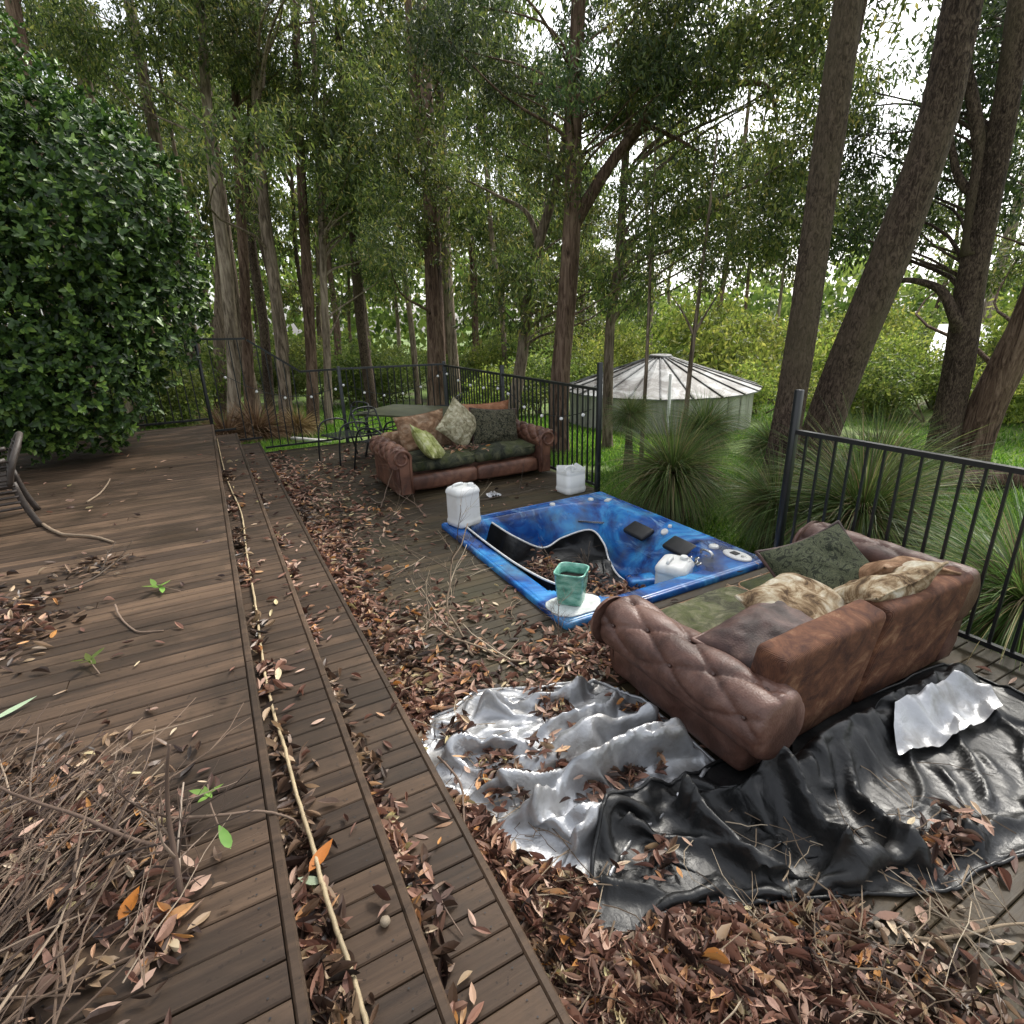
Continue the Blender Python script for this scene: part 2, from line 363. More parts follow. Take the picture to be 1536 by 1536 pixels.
# ================================================================== balustrade fences
FB = mesh('baluster', *box(-.008,.008,-.008,.008,0,1)); FB.materials.append(MT['black_metal'])
FP = bbox_mesh('post', .05, .05, 1, .004, 1); FP.materials.append(MT['black_metal'])
FPG = FP.copy(); FPG.materials.clear(); FPG.materials.append(MT['grey_metal'])
def bar(p, q, w, h, name, m, par):
    p = np.array(p, float); q = np.array(q, float); d = q-p; s = nrm(np.cross(d, [0,0,1.0]))*w/2; u = nrm(np.cross(s, d))*h/2
    V = [p-s-u, p+s-u, p+s+u, p-s+u, q-s-u, q+s-u, q+s+u, q-s+u]
    return mk(name, V, np.array([(0,1,2,3),(7,6,5,4),(0,4,5,1),(1,5,6,2),(2,6,7,3),(3,7,4,0)]), m, par)
def fence(label, p, q, zt0, zt1, zb0, zb1, posts, post_top, mm='black_metal', sp=.115, base=0.0, grey=False, rails=True):
    p = np.array(p, float); q = np.array(q, float); L = np.linalg.norm(q-p); d = (q-p)/L
    root = thing('balustrade_fence', label, 'fence', (p[0], p[1], base), 0, 'black balustrade fences round the deck')
    lp = lambda t, z: (d[0]*t, d[1]*t, z-base)
    bar(lp(0, zt0), lp(L, zt1), .042, .03, 'top_rail', MT[mm], root)
    bar(lp(0, zb0), lp(L, zb1), .032, .028, 'bottom_rail', MT[mm], root)
    n = int(L/sp)
    for i in range(1, n):
        t = i*L/n
        if any(abs(t-pt) < .05 for pt in posts): continue
        z0 = zb0+(zb1-zb0)*t/L+.013; z1 = zt0+(zt1-zt0)*t/L-.014
        link('baluster', FB, None, root, lp(t, z0), (0,0,0), (1, 1, z1-z0))
    for k, pt in enumerate(posts):
        top = post_top[k] if isinstance(post_top, (list, tuple)) else post_top
        bz = base-.25
        h = top-bz
        link('post', FPG if grey else FP, None, root, (d[0]*pt, d[1]*pt, bz+h/2-base), None, (1.0, 1.0, h))
    return root
fence('black balustrade beside the near sofa, ending in a tall post at the spa corner', (3.72, 2.63), (3.72, -1.2), 1.1, 1.1, .075, .075, (0, 1.83, 3.6), (1.4, 1.12, 1.12), sp=.108)
fence('black balustrade beside the far sofa, ending in a tall post', (3.77, 5.07), (3.77, 9.7), 1.17, 1.17, .075, .075, (0, 2.35), (1.46, 1.3), sp=.105)
fence('grey back balustrade behind the patio table', (3.77, 9.7), (1.92, 9.7), 1.19, 1.23, .08, .08, (0, 1.85), (1.24, 1.27), 'grey_metal', .115, grey=True)
fence('short black back balustrade between the grey post and the sloping rail', (1.88, 9.7), (1.32, 9.7), 1.225, 1.225, .08, .08, (), 1.2, sp=.112)
r_ = fence('black balustrade panel with a sloping top rail beside the step ends', (1.32, 9.7), (.62, 9.7), 1.225, 1.74, .08, .08, (), 1.2, sp=.112)
fence('black balustrade bay across the far end of the lower step', (.6, 9.7), (.25, 9.7), 1.76, 1.765, .25, .25, (), 1.8, sp=.112)
fence('black balustrade bay across the far end of the upper step', (.25, 9.7), (-.07, 9.7), 1.765, 1.78, .43, .43, (.32,), 1.8, sp=.112)
fence('black balustrade behind the bush at the far end of the upper deck', (-.1, 9.7), (-4.2, 9.7), 1.78, 1.78, .62, .62, (2.0, 4.0), 1.8, sp=.112)
# string lights
mb_w = MB()
lights = thing('string_lights', 'string of small white bulbs hung along the back and right balustrades', 'string lights', (0,0,0))
m, nt, b, o = mat('bulb_white'); setc(nt, b, (.85,.85,.82)); b.inputs['Roughness'].default_value = .25; MT['bulb'] = m
bp = []
def swag(p, q, n, sag):
    t = np.linspace(0, 1, n); P = np.outer(1-t, p)+np.outer(t, q); P[:,2] -= sag*4*t*(1-t); return P
for p, q, n, sag in (((3.72,5.15,.95),(3.72,7.3,1.02),15,.22),((3.72,7.3,1.02),(3.72,9.62,1.1),15,.1),((3.72,9.62,1.1),(1.95,9.62,1.0),17,.28),((1.95,9.62,1.0),(.1,9.62,1.35),15,.3)):
    P = swag(p, q, n, sag); V, F = tube(P, .005, 5, False); mb_w.add(V, F); bp += [P[i] for i in range(1, n, 3)]
mb_w.build('wire', MT['black_metal'], lights)
bm = bmesh.new(); bmesh.ops.create_icosphere(bm, subdivisions=2, radius=.022); bme = bpy.data.meshes.new('bulb'); bm.to_mesh(bme); bm.free(); bme.materials.append(MT['bulb'])
for p in bp: link('bulb', bme, None, lights, (p[0], p[1], p[2]-.03))
# ================================================================== cloth solver (used for tarps and the spa liner)
def pbd(P, R, floor, pin=None, it=260, g=.0016, sub=4, bend=.12, fr=.5, clamp=None, damp=.93):
    """position based sheet: P (nu,nv,3) start, R (nu,nv,2) flat rest coordinates, floor(x,y) -> z"""
    P = P.copy(); Q = P.copy(); P0 = P.copy()
    cons = []
    for di, dj, k in ((1,0,1.),(0,1,1.),(1,1,.5),(1,-1,.5),(2,0,bend),(0,2,bend),(4,0,bend*.5),(0,4,bend*.5)):
        step = 2*max(abs(di), abs(dj))
        for s in range(0, step, 1):
            if di: 
                ia = np.arange(s, P.shape[0]-di, step)
                if not len(ia): continue
                ib = ia+di
                ja = np.arange(0, P.shape[1]-abs(dj)) if dj >= 0 else np.arange(-dj, P.shape[1]); jb = ja+dj
            else:
                ia = np.arange(P.shape[0]); ib = ia; ja = np.arange(s, P.shape[1]-dj, step); jb = ja+dj
                if not len(ja): continue
            A = np.ix_(ia, ja); B = np.ix_(ib, jb)
            L = np.linalg.norm(R[A]-R[B], axis=-1) if not np.isscalar(R) else R*np.linalg.norm(P0[A]-P0[B], axis=-1)
            cons.append((A, B, L, k))
    for t in range(it):
        v = (P-Q)*damp; Q = P.copy(); P = P+v; P[...,2] -= g
        for _ in range(sub):
            for A, B, L, k in cons:
                a = P[A]; b_ = P[B]; d = b_-a; l = np.sqrt((d*d).sum(-1))+1e-9
                c = d*(.5*k*(l-L)/l)[...,None]; P[A] = a+c; P[B] = b_-c
            if pin is not None:
                w = pin[...,None]; P[...,:2] = P[...,:2]*(1-w)+P0[...,:2]*w
                if pin.shape == P.shape[:2] and hasattr(pin, 'zpin'): pass
            h = floor(P[...,0], P[...,1]); u = P[...,2] < h
            P[...,2] = np.where(u, h, P[...,2])
            if clamp is not None: P = clamp(P)
        P[...,:2] = np.where(u[...,None], P[...,:2]*(1-fr)+Q[...,:2]*fr, P[...,:2])
    return P
def coons(top, right, bottom, left, nu, nv):
    """top A->B, right B->C, bottom D->C, left A->D as 2-D polylines -> (nu,nv,2)"""
    def rs(pl, n):
        pl = np.array(pl, float); s = np.concatenate([[0], np.cumsum(np.linalg.norm(np.diff(pl, axis=0), axis=1))]); t = np.linspace(0, s[-1], n)
        return np.stack([np.interp(t, s, pl[:,0]), np.interp(t, s, pl[:,1])], -1)
    T, B, Lf, Rt = rs(top, nu), rs(bottom, nu), rs(left, nv), rs(right, nv)
    u = np.linspace(0, 1, nu)[:,None,None]; v = np.linspace(0, 1, nv)[None,:,None]
    return (1-v)*T[:,None]+v*B[:,None]+(1-u)*Lf[None]+u*Rt[None]-((1-u)*(1-v)*T[0]+u*(1-v)*T[-1]+(1-u)*v*B[0]+u*v*B[-1])

# ================================================================== sunken spa
TX0, TX1, TY0, TY1 = TUB
def srect(x, y, inset, r):
    cx, cy = (TX0+TX1)/2, (TY0+TY1)/2; hx, hy = (TX1-TX0)/2-inset-r, (TY1-TY0)/2-inset-r
    qx = np.abs(x-cx)-hx; qy = np.abs(y-cy)-hy
    return -(np.hypot(np.maximum(qx, 0), np.maximum(qy, 0))+np.minimum(np.maximum(qx, qy), 0)-r)   # >0 inside
def sm(a, b, x): t = np.clip((x-a)/(b-a), 0, 1); return t*t*(3-2*t)
RIMZ = .045
def tubz(x, y):
    x = np.asarray(x, float); y = np.asarray(y, float)
    d = srect(x, y, .14, .2)
    # corner shelves: near-left and near-right corners keep a wide flat deck
    cut = np.minimum(d, ((x-TX0)+(y-TY0)-.62)*.707); cut = np.minimum(cut, ((TX1-x)+(y-TY0)-.72)*.707); cut = np.minimum(cut, ((TX1-x)+(TY1-y)-.5)*.707)
    lounge = sm(.95, .35, TX1-x)                       # reclined backs on the garden side
    w1 = .1+.34*lounge
    seat = .40+.03*np.sin((y-TY0)*5.5)
    z = RIMZ-sm(0, w1, cut)*seat
    z = z-sm(.0, .06, cut)*.06*(1-lounge)
    foot = np.minimum(cut, srect(x, y, .42, .25)+.0)
    z = z-sm(.03, .17, foot-.12*lounge)*.4
    z = z+lounge*.035*np.cos((y-TY0)*8.6)*sm(.03, .2, cut)*sm(.75, .4, cut)
    out = srect(x, y, 0, .03); z = z-sm(.018, -.004, out)*.03
    return z
nx, ny = 98, 112
tx = np.linspace(TX0, TX1, nx); ty = np.linspace(TY0, TY1, ny); TXX, TYY = np.meshgrid(tx, ty, indexing='ij')
m, nt, b, o = mat('marbled_blue_acrylic')
p = pos_scaled(nt, (1,1,1.5), False)
w = noise(nt, p, 1.9, 4, .55, 1.2); w2 = noise(nt, pos_scaled(nt, (2.2,.8,1), False), 2.6, 5, .62, 1.4)
c = ramp(nt, w, [(.34, (.005,.02,.09)), (.44, (.01,.065,.28)), (.53, (.02,.17,.5)), (.62, (.06,.33,.66)), (.72, (.015,.12,.4))])
c = mixc(nt, ramp(nt, w2, [(.56, (0,0,0)), (.7, (.7,.7,.7))]), c, (.25,.46,.74))
c = mixc(nt, ramp(nt, noise(nt, pos_scaled(nt, 1, False), 3.5, 5), [(.5, (0,0,0)), (.68, (.6,.6,.6))]), c, (.09,.1,.11))
c = mixc(nt, ramp(nt, noise(nt, pos_scaled(nt, 1, False), 38, 4, .7), [(.6, (0,0,0)), (.68, (.55,.55,.55))]), c, (.06,.05,.035))
setc(nt, b, c); b.inputs['Roughness'].default_value = .27; b.inputs['Coat Weight'].default_value = .1; MT['spa'] = m
spa = thing('spa', 'sunken blue marbled spa bath, empty and full of debris', 'spa', ((TX0+TX1)/2, (TY0+TY1)/2, 0))
SPL = np.array(spa.location)
V = np.stack([TXX, TYY, tubz(TXX, TYY)], -1)-SPL
mk('shell', V, grid_faces(nx, ny), MT['spa'], spa, True)
# raised outer lip and skirt below it
lip = []
cr = .06
def rr_path(inset, r, n=6):
    pts = []
    for cx, cy, a0 in ((TX1-inset-r, TY1-inset-r, 0), (TX0+inset+r, TY1-inset-r, 90), (TX0+inset+r, TY0+inset+r, 180), (TX1-inset-r, TY0+inset+r, 270)):
        for k in range(n+1):
            a = math.radians(a0+90*k/n); pts.append((cx+r*math.cos(a), cy+r*math.sin(a)))
    return np.array(pts)
def ring(paths_z, name, m, par):
    n = len(paths_z[0][0]); V = np.concatenate([np.column_stack([p, np.full(n, z)]) for p, z in paths_z])-SPL
    mk(name, V, grid_faces(len(paths_z), n, True)[:, ::-1], m, par, True)
ring([(rr_path(.03,.03),.03),(rr_path(.012,.03),.048),(rr_path(-.004,.03),.046),(rr_path(-.012,.03),.036),(rr_path(-.012,.03),.003),(rr_path(.0,.03),-.02),(rr_path(.0,.03),-.95)], 'lip', MT['spa'], spa)
mk('underside', np.stack([TXX[::97], TYY[::97], np.full_like(TXX[::97], -.95)], -1)-SPL, grid_faces(2, ny), MT['under'], spa)
MT['black_rubber'] = simple('black_rubber', (.014,.014,.015), .45, 0, .3, 25, .1)
MT['white_plastic'] = simple('white_plastic', (.72,.72,.7), .35, 0, .08, 8, .03)
MT['chrome'] = simple('steel_trim', (.6,.6,.6), .25, .9, .1, 8, .0)
def on_tub(x, y, lift=0.0):
    e = .03; z = float(tubz(x, y)); n = nrm([-(float(tubz(x+e, y))-float(tubz(x-e, y)))/(2*e), -(float(tubz(x, y+e))-float(tubz(x, y-e)))/(2*e), 1.0])
    q = Vector(n).to_track_quat('Z', 'Y'); return np.array([x, y, z])-SPL+n*lift, q
pill = bbox_mesh('headrest', .17, .3, .05, .022, 3); pill.materials.append(MT['black_rubber'])
for x, y in ((3.44, 3.92), (3.43, 3.36)):
    p, q = on_tub(x, y, .03); e = Vector((0,1,0)); oo = link('headrest', pill, None, spa, p); oo.rotation_euler = (0, -math.radians(24), math.radians(-3))
def disc(name, r, h, m, par, p, q, n=20):
    a = np.arange(n)*2*np.pi/n; R = [(r, 0), (r, h*.6), (r*.86, h), (r*.5, h*.9), (.0001, h*.85)]
    V = np.concatenate([np.stack([np.cos(a)*q_, np.sin(a)*q_, np.full(n, z)], -1) for q_, z in R]); oo = mk(name, V, grid_faces(len(R), n, True)[:, ::-1], m, par, True, p); oo.rotation_euler = q.to_euler() if q is not None else (0,0,0); return oo
for x, y, r in ((3.5,3.65,.035),(3.58,3.67,.018),(3.55,3.11,.042),(3.44,4.74,.03),(3.0,4.82,.03)):
    p, q = on_tub(x, y, .0); disc('diverter_cap', r, .02, MT['white_plastic'], spa, p, q)
for x, y in ((3.02,3.72),(2.98,3.62),(3.06,3.58),(3.12,3.5),(3.3,3.12),(3.27,3.02),(3.22,2.98),(3.2,2.93),(3.28,3.2),(3.1,4.2),(3.02,4.28)):
    p, q = on_tub(x, y, .0); j = disc('jet', .022, .012, MT['chrome'], spa, p, q, 14)
p, q = on_tub(3.57, 2.88, .002); pan = disc('control_panel', .105, .014, MT['white_plastic'], spa, p, None, 28); pan.scale = (.75, 1.25, 1)
mk('display', *box(-.035,.035,-.05,.0,0,.006), MT['black_rubber'], pan, loc=(.0, .045, .013)); disc('button', .02, .006, MT['chrome'], pan, (0,-.05,.013), None, 12)
mk('grab_handle', *tube(spline([(-.0,-.06,0),(0,-.055,.035),(0,.0,.045),(0,.055,.035),(0,.06,0)], 14), .011, 8), MT['chrome'], spa, True, on_tub(3.33, 2.98, 0)[0]+np.array([0,0,.02]))
p, q = on_tub(3.58, 4.62, .0); mk('cap_plate', *box(-.045,.045,-.025,.025,0,.014), MT['white_plastic'], spa, loc=p, rot=(0,0,.5))
for k in range(2): mk('waterfall_bar', *box(-.17,.17,-.012,.012,0,.016), MT['chrome'], spa, loc=on_tub(3.33-.05*k, 4.52-.05*k, .0)[0]+np.array([0,0,.04]), rot=(.0,0,-.75))
for k in range(9): mk('grille_slat', *box(-.055,.055,-.006,.006,0,.02), MT['white_plastic'], spa, loc=on_tub(3.18,4.36)[0]+np.array([0,.0,.17-k*.034]), rot=(.4,0,-.75))
fb = bbox_mesh('filter_block', .26, .16, .3, .02, 2); fb.materials.append(MT['spa']); link('filter_block', fb, None, spa, np.array([3.04, 3.42, -.38])-SPL, (0, 0, -.3))

# black liner sheet sliding into the spa
MT['black_film'], nt, b, o = mat('black_plastic_film')
n1 = noise(nt, pos_scaled(nt, 1, False), 14, 6, .65, .8); n2 = noise(nt, pos_scaled(nt, (1,2.2,1), False), 45, 4, .6)
dust = noise(nt, pos_scaled(nt, 1, False), 5, 6, .6)
c = mixc(nt, ramp(nt, dust, [(.45, (0,0,0)), (.65, (.7,.7,.7))]), (.008,.0085,.009), (.02,.02,.019)); setc(nt, b, c)
b.inputs['Roughness'].default_value = .3; nt.links.new(ramp(nt, dust, [(.4, (.33,)*3), (.65, (.5,)*3)]), b.inputs['Roughness'])
vr = nd(nt, 'TexVoronoi', Vector=pos_scaled(nt, (1.3,1,1), False), Scale=11.0, feature='DISTANCE_TO_EDGE').outputs[0]
bump(nt, b, mathn(nt, 'ADD', mathn(nt, 'ADD', n1, mathn(nt, 'MULTIPLY', n2, .15)), mathn(nt, 'MULTIPLY', mathn(nt, 'MINIMUM', vr, .2), 1.2)), .35, .012)
MT['white_edge'] = simple('white_vinyl_edge', (.68,.68,.66), .45, 0, .15, 20, .15)
nu, nv = 62, 64
lh = spline([(1.93,4.72,.058),(1.92,4.2,.058),(1.93,3.7,.056),(1.97,3.35,.056),(2.05,3.2,.03)], nv); rh = spline([(2.2,4.66,.05),(2.33,4.42,-.05),(2.6,4.36,-.2),(2.86,4.4,-.16),(3.12,4.3,-.1),(3.14,4.1,-.18),(3.1,3.95,-.3),(2.98,3.6,-.32),(3.0,3.15,-.3)], nv)
uu = np.linspace(0, 1, nu)[:,None,None]; P = lh[None]*(1-uu)+rh[None]*uu; P[...,2] -= .18*np.sin(np.pi*uu[...,0]); P[...,2] += .05*vnoise(np.stack([P[...,0]*6, P[...,1]*6, 0*P[...,0]], -1), 3)*np.sin(np.pi*uu[...,0])
pin = np.zeros((nu, nv)); pin[:2] = 1; pin[-1] = 1
def tubfloor(x, y): return np.maximum(tubz(x, y)+.012, -.31+.05*vnoise(np.stack([x*4, y*4, 0*x], -1), 2)+.1*np.clip(y-4.1, 0, 1))
lh0, rh0 = P[:2].copy(), P[-1].copy()
def hold(P): P[:2] = lh0; P[-1] = rh0; return P
LP = pbd(P, 1.16, tubfloor, pin, 120, .0016, 3, .1, .6, hold)
liner = thing('spa_liner', 'crumpled black plastic liner with a white hem sagging inside the blue spa', 'liner', (2.3, 3.8, -.2)); LL = np.array(liner.location)
mk('sheet', LP.reshape(-1, 3)-LL, grid_faces(nu, nv), MT['black_film'], liner, True)
mk('hem', *tube(LP[0]+np.array([0,0,.008])-LL, .009, 8), MT['white_edge'], liner, True)
mk('hem', *tube(LP[-1]+np.array([0,0,.006])-LL, .009, 8), MT['white_edge'], liner, True)
BV_LINER = BVHTree.FromPolygons([Vector(v) for v in LP.reshape(-1, 3)], grid_faces(nu, nv).tolist())

# ================================================================== jerry cans
MT['hdpe'], nt, b, o = mat('translucent_white_hdpe')
n1 = noise(nt, pos_scaled(nt, 1, True), 6, 5)
c = mixc(nt, ramp(nt, n1, [(.5, (0,0,0)), (.8, (.5,.5,.5))]), (.76,.77,.75), (.5,.49,.42)); setc(nt, b, c); b.inputs['Roughness'].default_value = .4
b.inputs['Subsurface Weight'].default_value = .15; b.inputs['Subsurface Radius'].default_value = (.02,.02,.02)
MT['hdpe_blue'], nt, b, o = mat('water_tinted_hdpe'); setc(nt, b, (.55,.66,.76)); b.inputs['Roughness'].default_value = .4
def sq_ring(w, d, z, r, n=7, warp=0.0):
    P = []
    for cx, cy, a0 in ((w/2-r, d/2-r, 0), (-w/2+r, d/2-r, 90), (-w/2+r, -d/2+r, 180), (w/2-r, -d/2+r, 270)):
        for k in range(n+1):
            a = math.radians(a0+90*k/n); P.append((cx+r*math.cos(a), cy+r*math.sin(a), z))
    return np.array(P)
def loft(rings, closed_bottom=True, closed_top=True):
    n = len(rings[0]); V = np.concatenate(rings); F = [grid_faces(len(rings), n, True)[:, ::-1]]
    k = len(V); ex = []
    if closed_bottom: V = np.vstack([V, rings[0].mean(0)]); ex.append(np.stack([np.full(n, k), (np.arange(n)+1)%n, np.arange(n)], -1)); k += 1
    if closed_top: s = (len(rings)-1)*n; V = np.vstack([V, rings[-1].mean(0)]); ex.append(np.stack([np.full(n, k), s+np.arange(n), s+(np.arange(n)+1)%n], -1))
    if ex: F.append(np.concatenate(ex))
    return V, F
def jerry(label, loc, rz, cut=False, tilt=(0,0), s=1.0):
    t = thing('jerry_can', label, 'jerry can', loc, rz, 'white jerry cans round the spa'); t.rotation_euler = (tilt[0], tilt[1], rz); t.scale = (s, s, s)
    w, d = .275, .245
    prof = [(.95,.0),(1.0,.012),(1.03,.03),(1.03,.05),(.985,.066),(.975,.08),(.98,.2),(.975,.30),(.985,.312),(1.02,.32),(1.02,.336),(.99,.35)]
    if cut: prof = prof[:7]+[(.975,.2),(.98,.22)]
    rings = [sq_ring(w*k, d*k, z, .055*k) for k, z in prof]
    if not cut:
        rings += [sq_ring(w*.9, d*.9, .372, .06), sq_ring(w*.7, d*.7, .383, .06), sq_ring(w*.3, d*.3, .385, .03)]
        V, F = loft(rings); mk('body', V, F, MT['hdpe'], t, True)
        a = thing('x', None, None); bpy.data.objects.remove(a)
        disc('cap', .032, .028, MT['hdpe'], t, (.06, -.05, .38), Vector((0,0,1)).to_track_quat('Z','Y'), 18)
        mk('handle', *tube(spline([(-.085,.03,.374),(-.08,.03,.395),(-.03,.03,.402),(.02,.03,.395),(.03,.03,.374)], 14), .014, 8), MT['hdpe'], t, True)
        mk('moulded_ring', *tube(np.stack([.05*np.cos(np.linspace(0,6.28,24))+.06, .05*np.sin(np.linspace(0,6.28,24))-.05, np.full(24,.381)], -1), .004, 5, False), MT['hdpe'], t, True)
    else:
        n = len(rings[0]); k = np.arange(n); rag = .012*np.sin(k*1.9)+.016*np.sin(k*.7+1)+.01*np.cos(k*3.1)
        top = rings[-1].copy(); top[:,2] += .05+rag; inn = top*np.array([.965,.965,1]); inn2 = rings[5]*np.array([.96,.96,1])
        V, F = loft(rings+[top, inn, inn2]); mk('body', V, F, MT['hdpe'], t, True)
        V, F = loft([sq_ring(w*.94*q, d*.94*q, z, .05) for q, z in ((.99,.072),(.995,.1),(.998,.16))], False, True); mk('water', V, F, MT['hdpe_blue'], t, True)
        mk('handle_stub', *tube(spline([(-.09,.0,.25),(-.07,.0,.28),(-.02,0,.29),(.04,0,.275),(.06,0,.25)], 12), .016, 8), MT['hdpe'], t, True)
    return t
jerry('white jerry can standing on the far left corner of the spa rim', (1.97, 4.80, .052), .25)
jerry('cut-open jerry can holding water, beside the tall fence post', (3.52, 5.25, .0), .1, True, s=1.05)
jerry('white jerry can standing inside the spa below the black headrest', (3.0, 3.0, -.29), .5, tilt=(.02,-.03), s=1.02)

# ================================================================== teal planter
MT['teal'], nt, b, o = mat('teal_glaze')
n1 = noise(nt, pos_scaled(nt, (1,1,2), True), 9, 5, .6)
setc(nt, b, ramp(nt, n1, [(.36, (.08,.25,.19)), (.5, (.18,.45,.35)), (.65, (.34,.6,.5))])); b.inputs['Roughness'].default_value = .18
pot = thing('planter', 'square teal glazed planter pot on the near corner of the spa', 'planter', (1.975, 2.93, .058), .72); pot.scale = (.84,.84,.84)
rings = []
for k, z in ((.74,0),(.8,.004),(.84,.03),(.9,.12),(.96,.2),(1.0,.262),(1.05,.27),(1.05,.284),(1.0,.288),(.95,.282),(.92,.24),(.88,.21)):
    r = sq_ring(.25*k, .25*k, z, .055*k, 5)
    if z > .26: r[:,2] += .02*np.abs(np.cos(2*np.arctan2(r[:,1], r[:,0])))*0-.018*(np.abs(r[:,0])*np.abs(r[:,1]) < .004)
    rings.append(r)
V, F = loft(rings, True, False); mk('pot', V, F, MT['teal'], pot, True)
V, F = loft([sq_ring(.224,.224,.2,.045,5), sq_ring(.12,.12,.205,.02,5)], False, True); mk('soil', V, F, MT['under'], pot)
for a in range(4): disc('foot', .02, .0, MT['teal'], pot, (.055*math.cos(a*math.pi/2+.785), .055*math.sin(a*math.pi/2+.785), -.0005), None, 10)
MT['foam'] = simple('dirty_white_foam', (.62,.66,.64), .7, 0, .25, 14, .4)
a = np.linspace(0, 2*np.pi, 25)[:-1]; rr = np.array([1,.97,.93,.9,.95,1,.96,.92,1,1.05,1.0,.94,.9,.95,1,.98,1,.95,.9,.97,1.03,1,.95,.98])
def oct_r(k, z): return np.stack([1.965+.2*k*rr*np.cos(a)*1.05, 2.885+.16*k*rr*np.sin(a), np.full(24, z)], -1)
V, F = loft([oct_r(1,.047), oct_r(1,.053), oct_r(.97,.0572), oct_r(.5,.0575)]); tag(mk('foam_slab', V, F, MT['foam'], smooth=True), 'stained white foam slab under the teal planter', 'slab')
# ================================================================== sofas and cushions
def leather(name, lo, mid, hi, rough=.35, wear=(.2,.12,.08), wamt=.3):
    m, nt, b, o = mat(name)
    n1 = noise(nt, pos_scaled(nt, 1, True), 5, 6, .6, .5); n2 = noise(nt, pos_scaled(nt, 1, True), 140, 3, .6)
    c = ramp(nt, n1, [(.38, lo), (.5, mid), (.62, hi)])
    c = mixc(nt, ramp(nt, noise(nt, pos_scaled(nt, 1, True), 11, 6, .7), [(.52, (0,0,0)), (.72, (wamt,)*3)]), c, wear)
    setc(nt, b, c); nt.links.new(ramp(nt, n1, [(.3, (rough+.12,)*3), (.7, (rough-.05,)*3)]), b.inputs['Roughness'])
    cr_ = nd(nt, 'TexVoronoi', Vector=pos_scaled(nt, 1, True), Scale=70.0, feature='DISTANCE_TO_EDGE').outputs[0]
    wr_ = noise(nt, pos_scaled(nt, (1,2.5,1), True), 16, 5, .6, 1.5)
    bump(nt, b, mathn(nt, 'ADD', mathn(nt, 'ADD', mathn(nt, 'MULTIPLY', n2, .5), cr_), mathn(nt, 'MULTIPLY', wr_, 1.6)), .3, .006); return m
def fabric(name, stops, scale=6.0, rough=.9, moss=None, mamt=.8, weave=170.0, dist=.8):
    m, nt, b, o = mat(name); n1 = noise(nt, pos_scaled(nt, 1, True), scale, 8, .68, dist)
    c = ramp(nt, n1, [(.5+(p_-.5)*.5, c_) for p_, c_ in stops])
    if moss: c = mixc(nt, ramp(nt, noise(nt, pos_scaled(nt, 1, True), scale*.7, 7, .7), [(.47, (0,0,0)), (.62, (mamt,)*3)]), c, moss)
    setc(nt, b, c); b.inputs['Roughness'].default_value = rough; b.inputs['Specular IOR Level'].default_value = .25
    wv = nd(nt, 'TexWave', Vector=pos_scaled(nt, 1, True), Scale=weave, Distortion=2.0).outputs[1]
    bump(nt, b, mathn(nt, 'ADD', mathn(nt, 'MULTIPLY', wv, .25), n1), .6, .01); return m
MT['lea_far'] = leather('brown_leather', (.07,.03,.02), (.13,.058,.037), (.2,.095,.06), .4)
MT['lea_near'] = leather('mauve_brown_leather', (.058,.026,.018), (.105,.05,.036), (.165,.09,.068), .42, (.2,.13,.105), .3)
MT['cord'], nt, b, o = mat('rust_corduroy')
n1 = noise(nt, pos_scaled(nt, 1, True), 7, 7, .7, .5)
c = ramp(nt, n1, [(.36, (.055,.02,.011)), (.46, (.105,.04,.02)), (.56, (.165,.068,.033)), (.68, (.31,.165,.09))]); setc(nt, b, c); b.inputs['Roughness'].default_value = .85
wv = nd(nt, 'TexWave', Vector=pos_scaled(nt, (1,1,.12), True), Scale=75.0, Distortion=.6, bands_direction='DIAGONAL').outputs[1]
bump(nt, b, mathn(nt, 'ADD', wv, mathn(nt, 'MULTIPLY', n1, .8)), .6, .006)
MT['moss_grey'] = fabric('mossy_seat_fabric', [(.3,(.02,.024,.016)),(.55,(.055,.06,.04)),(.75,(.12,.12,.07))], 7, .8, (.07,.085,.02), .6)
MT['moss_light'] = fabric('pale_mossy_seat_fabric', [(.3,(.06,.06,.04)),(.55,(.14,.14,.085)),(.75,(.24,.23,.15))], 9, .85, (.1,.12,.035), .6)
MT['tan'] = fabric('tan_suede', [(.3,(.2,.11,.06)),(.55,(.36,.22,.13)),(.8,(.52,.38,.26))], 8, .85, (.1,.06,.04), .5)
MT['orange'] = fabric('orange_suede', [(.3,(.22,.09,.045)),(.6,(.36,.17,.09)),(.85,(.46,.27,.17))], 5, .8)
MT['cream_moss'] = fabric('mouldy_cream_fabric', [(.3,(.2,.17,.1)),(.5,(.42,.38,.25)),(.75,(.64,.6,.45))], 14, .9, (.2,.19,.1), .55)
MT['yellow_moss'] = fabric('yellow_green_mouldy_fabric', [(.3,(.2,.22,.06)),(.5,(.42,.45,.16)),(.75,(.62,.62,.38))], 9, .9, (.24,.27,.08), .6)
MT['cream_tan'] = fabric('stained_cream_fabric', [(.25,(.08,.05,.028)),(.42,(.25,.17,.095)),(.58,(.43,.35,.235)),(.8,(.62,.58,.47))], 9, .9)
MT['grey_pattern'] = fabric('dark_leafy_fabric', [(.3,(.015,.017,.01)),(.48,(.05,.05,.032)),(.54,(.2,.18,.12)),(.6,(.05,.05,.03)),(.8,(.09,.09,.055))], 16, .9, None, .8, 170, 2.2)
MT['green_pattern'] = fabric('green_scroll_fabric', [(.3,(.014,.018,.01)),(.45,(.03,.038,.02)),(.5,(.13,.14,.08)),(.56,(.03,.038,.02)),(.75,(.09,.1,.055))], 13, .85, None, .8, 170, 3.0)
MT['dark_lea'] = leather('dark_brown_leather', (.022,.011,.009), (.045,.02,.016), (.085,.042,.034), .6)
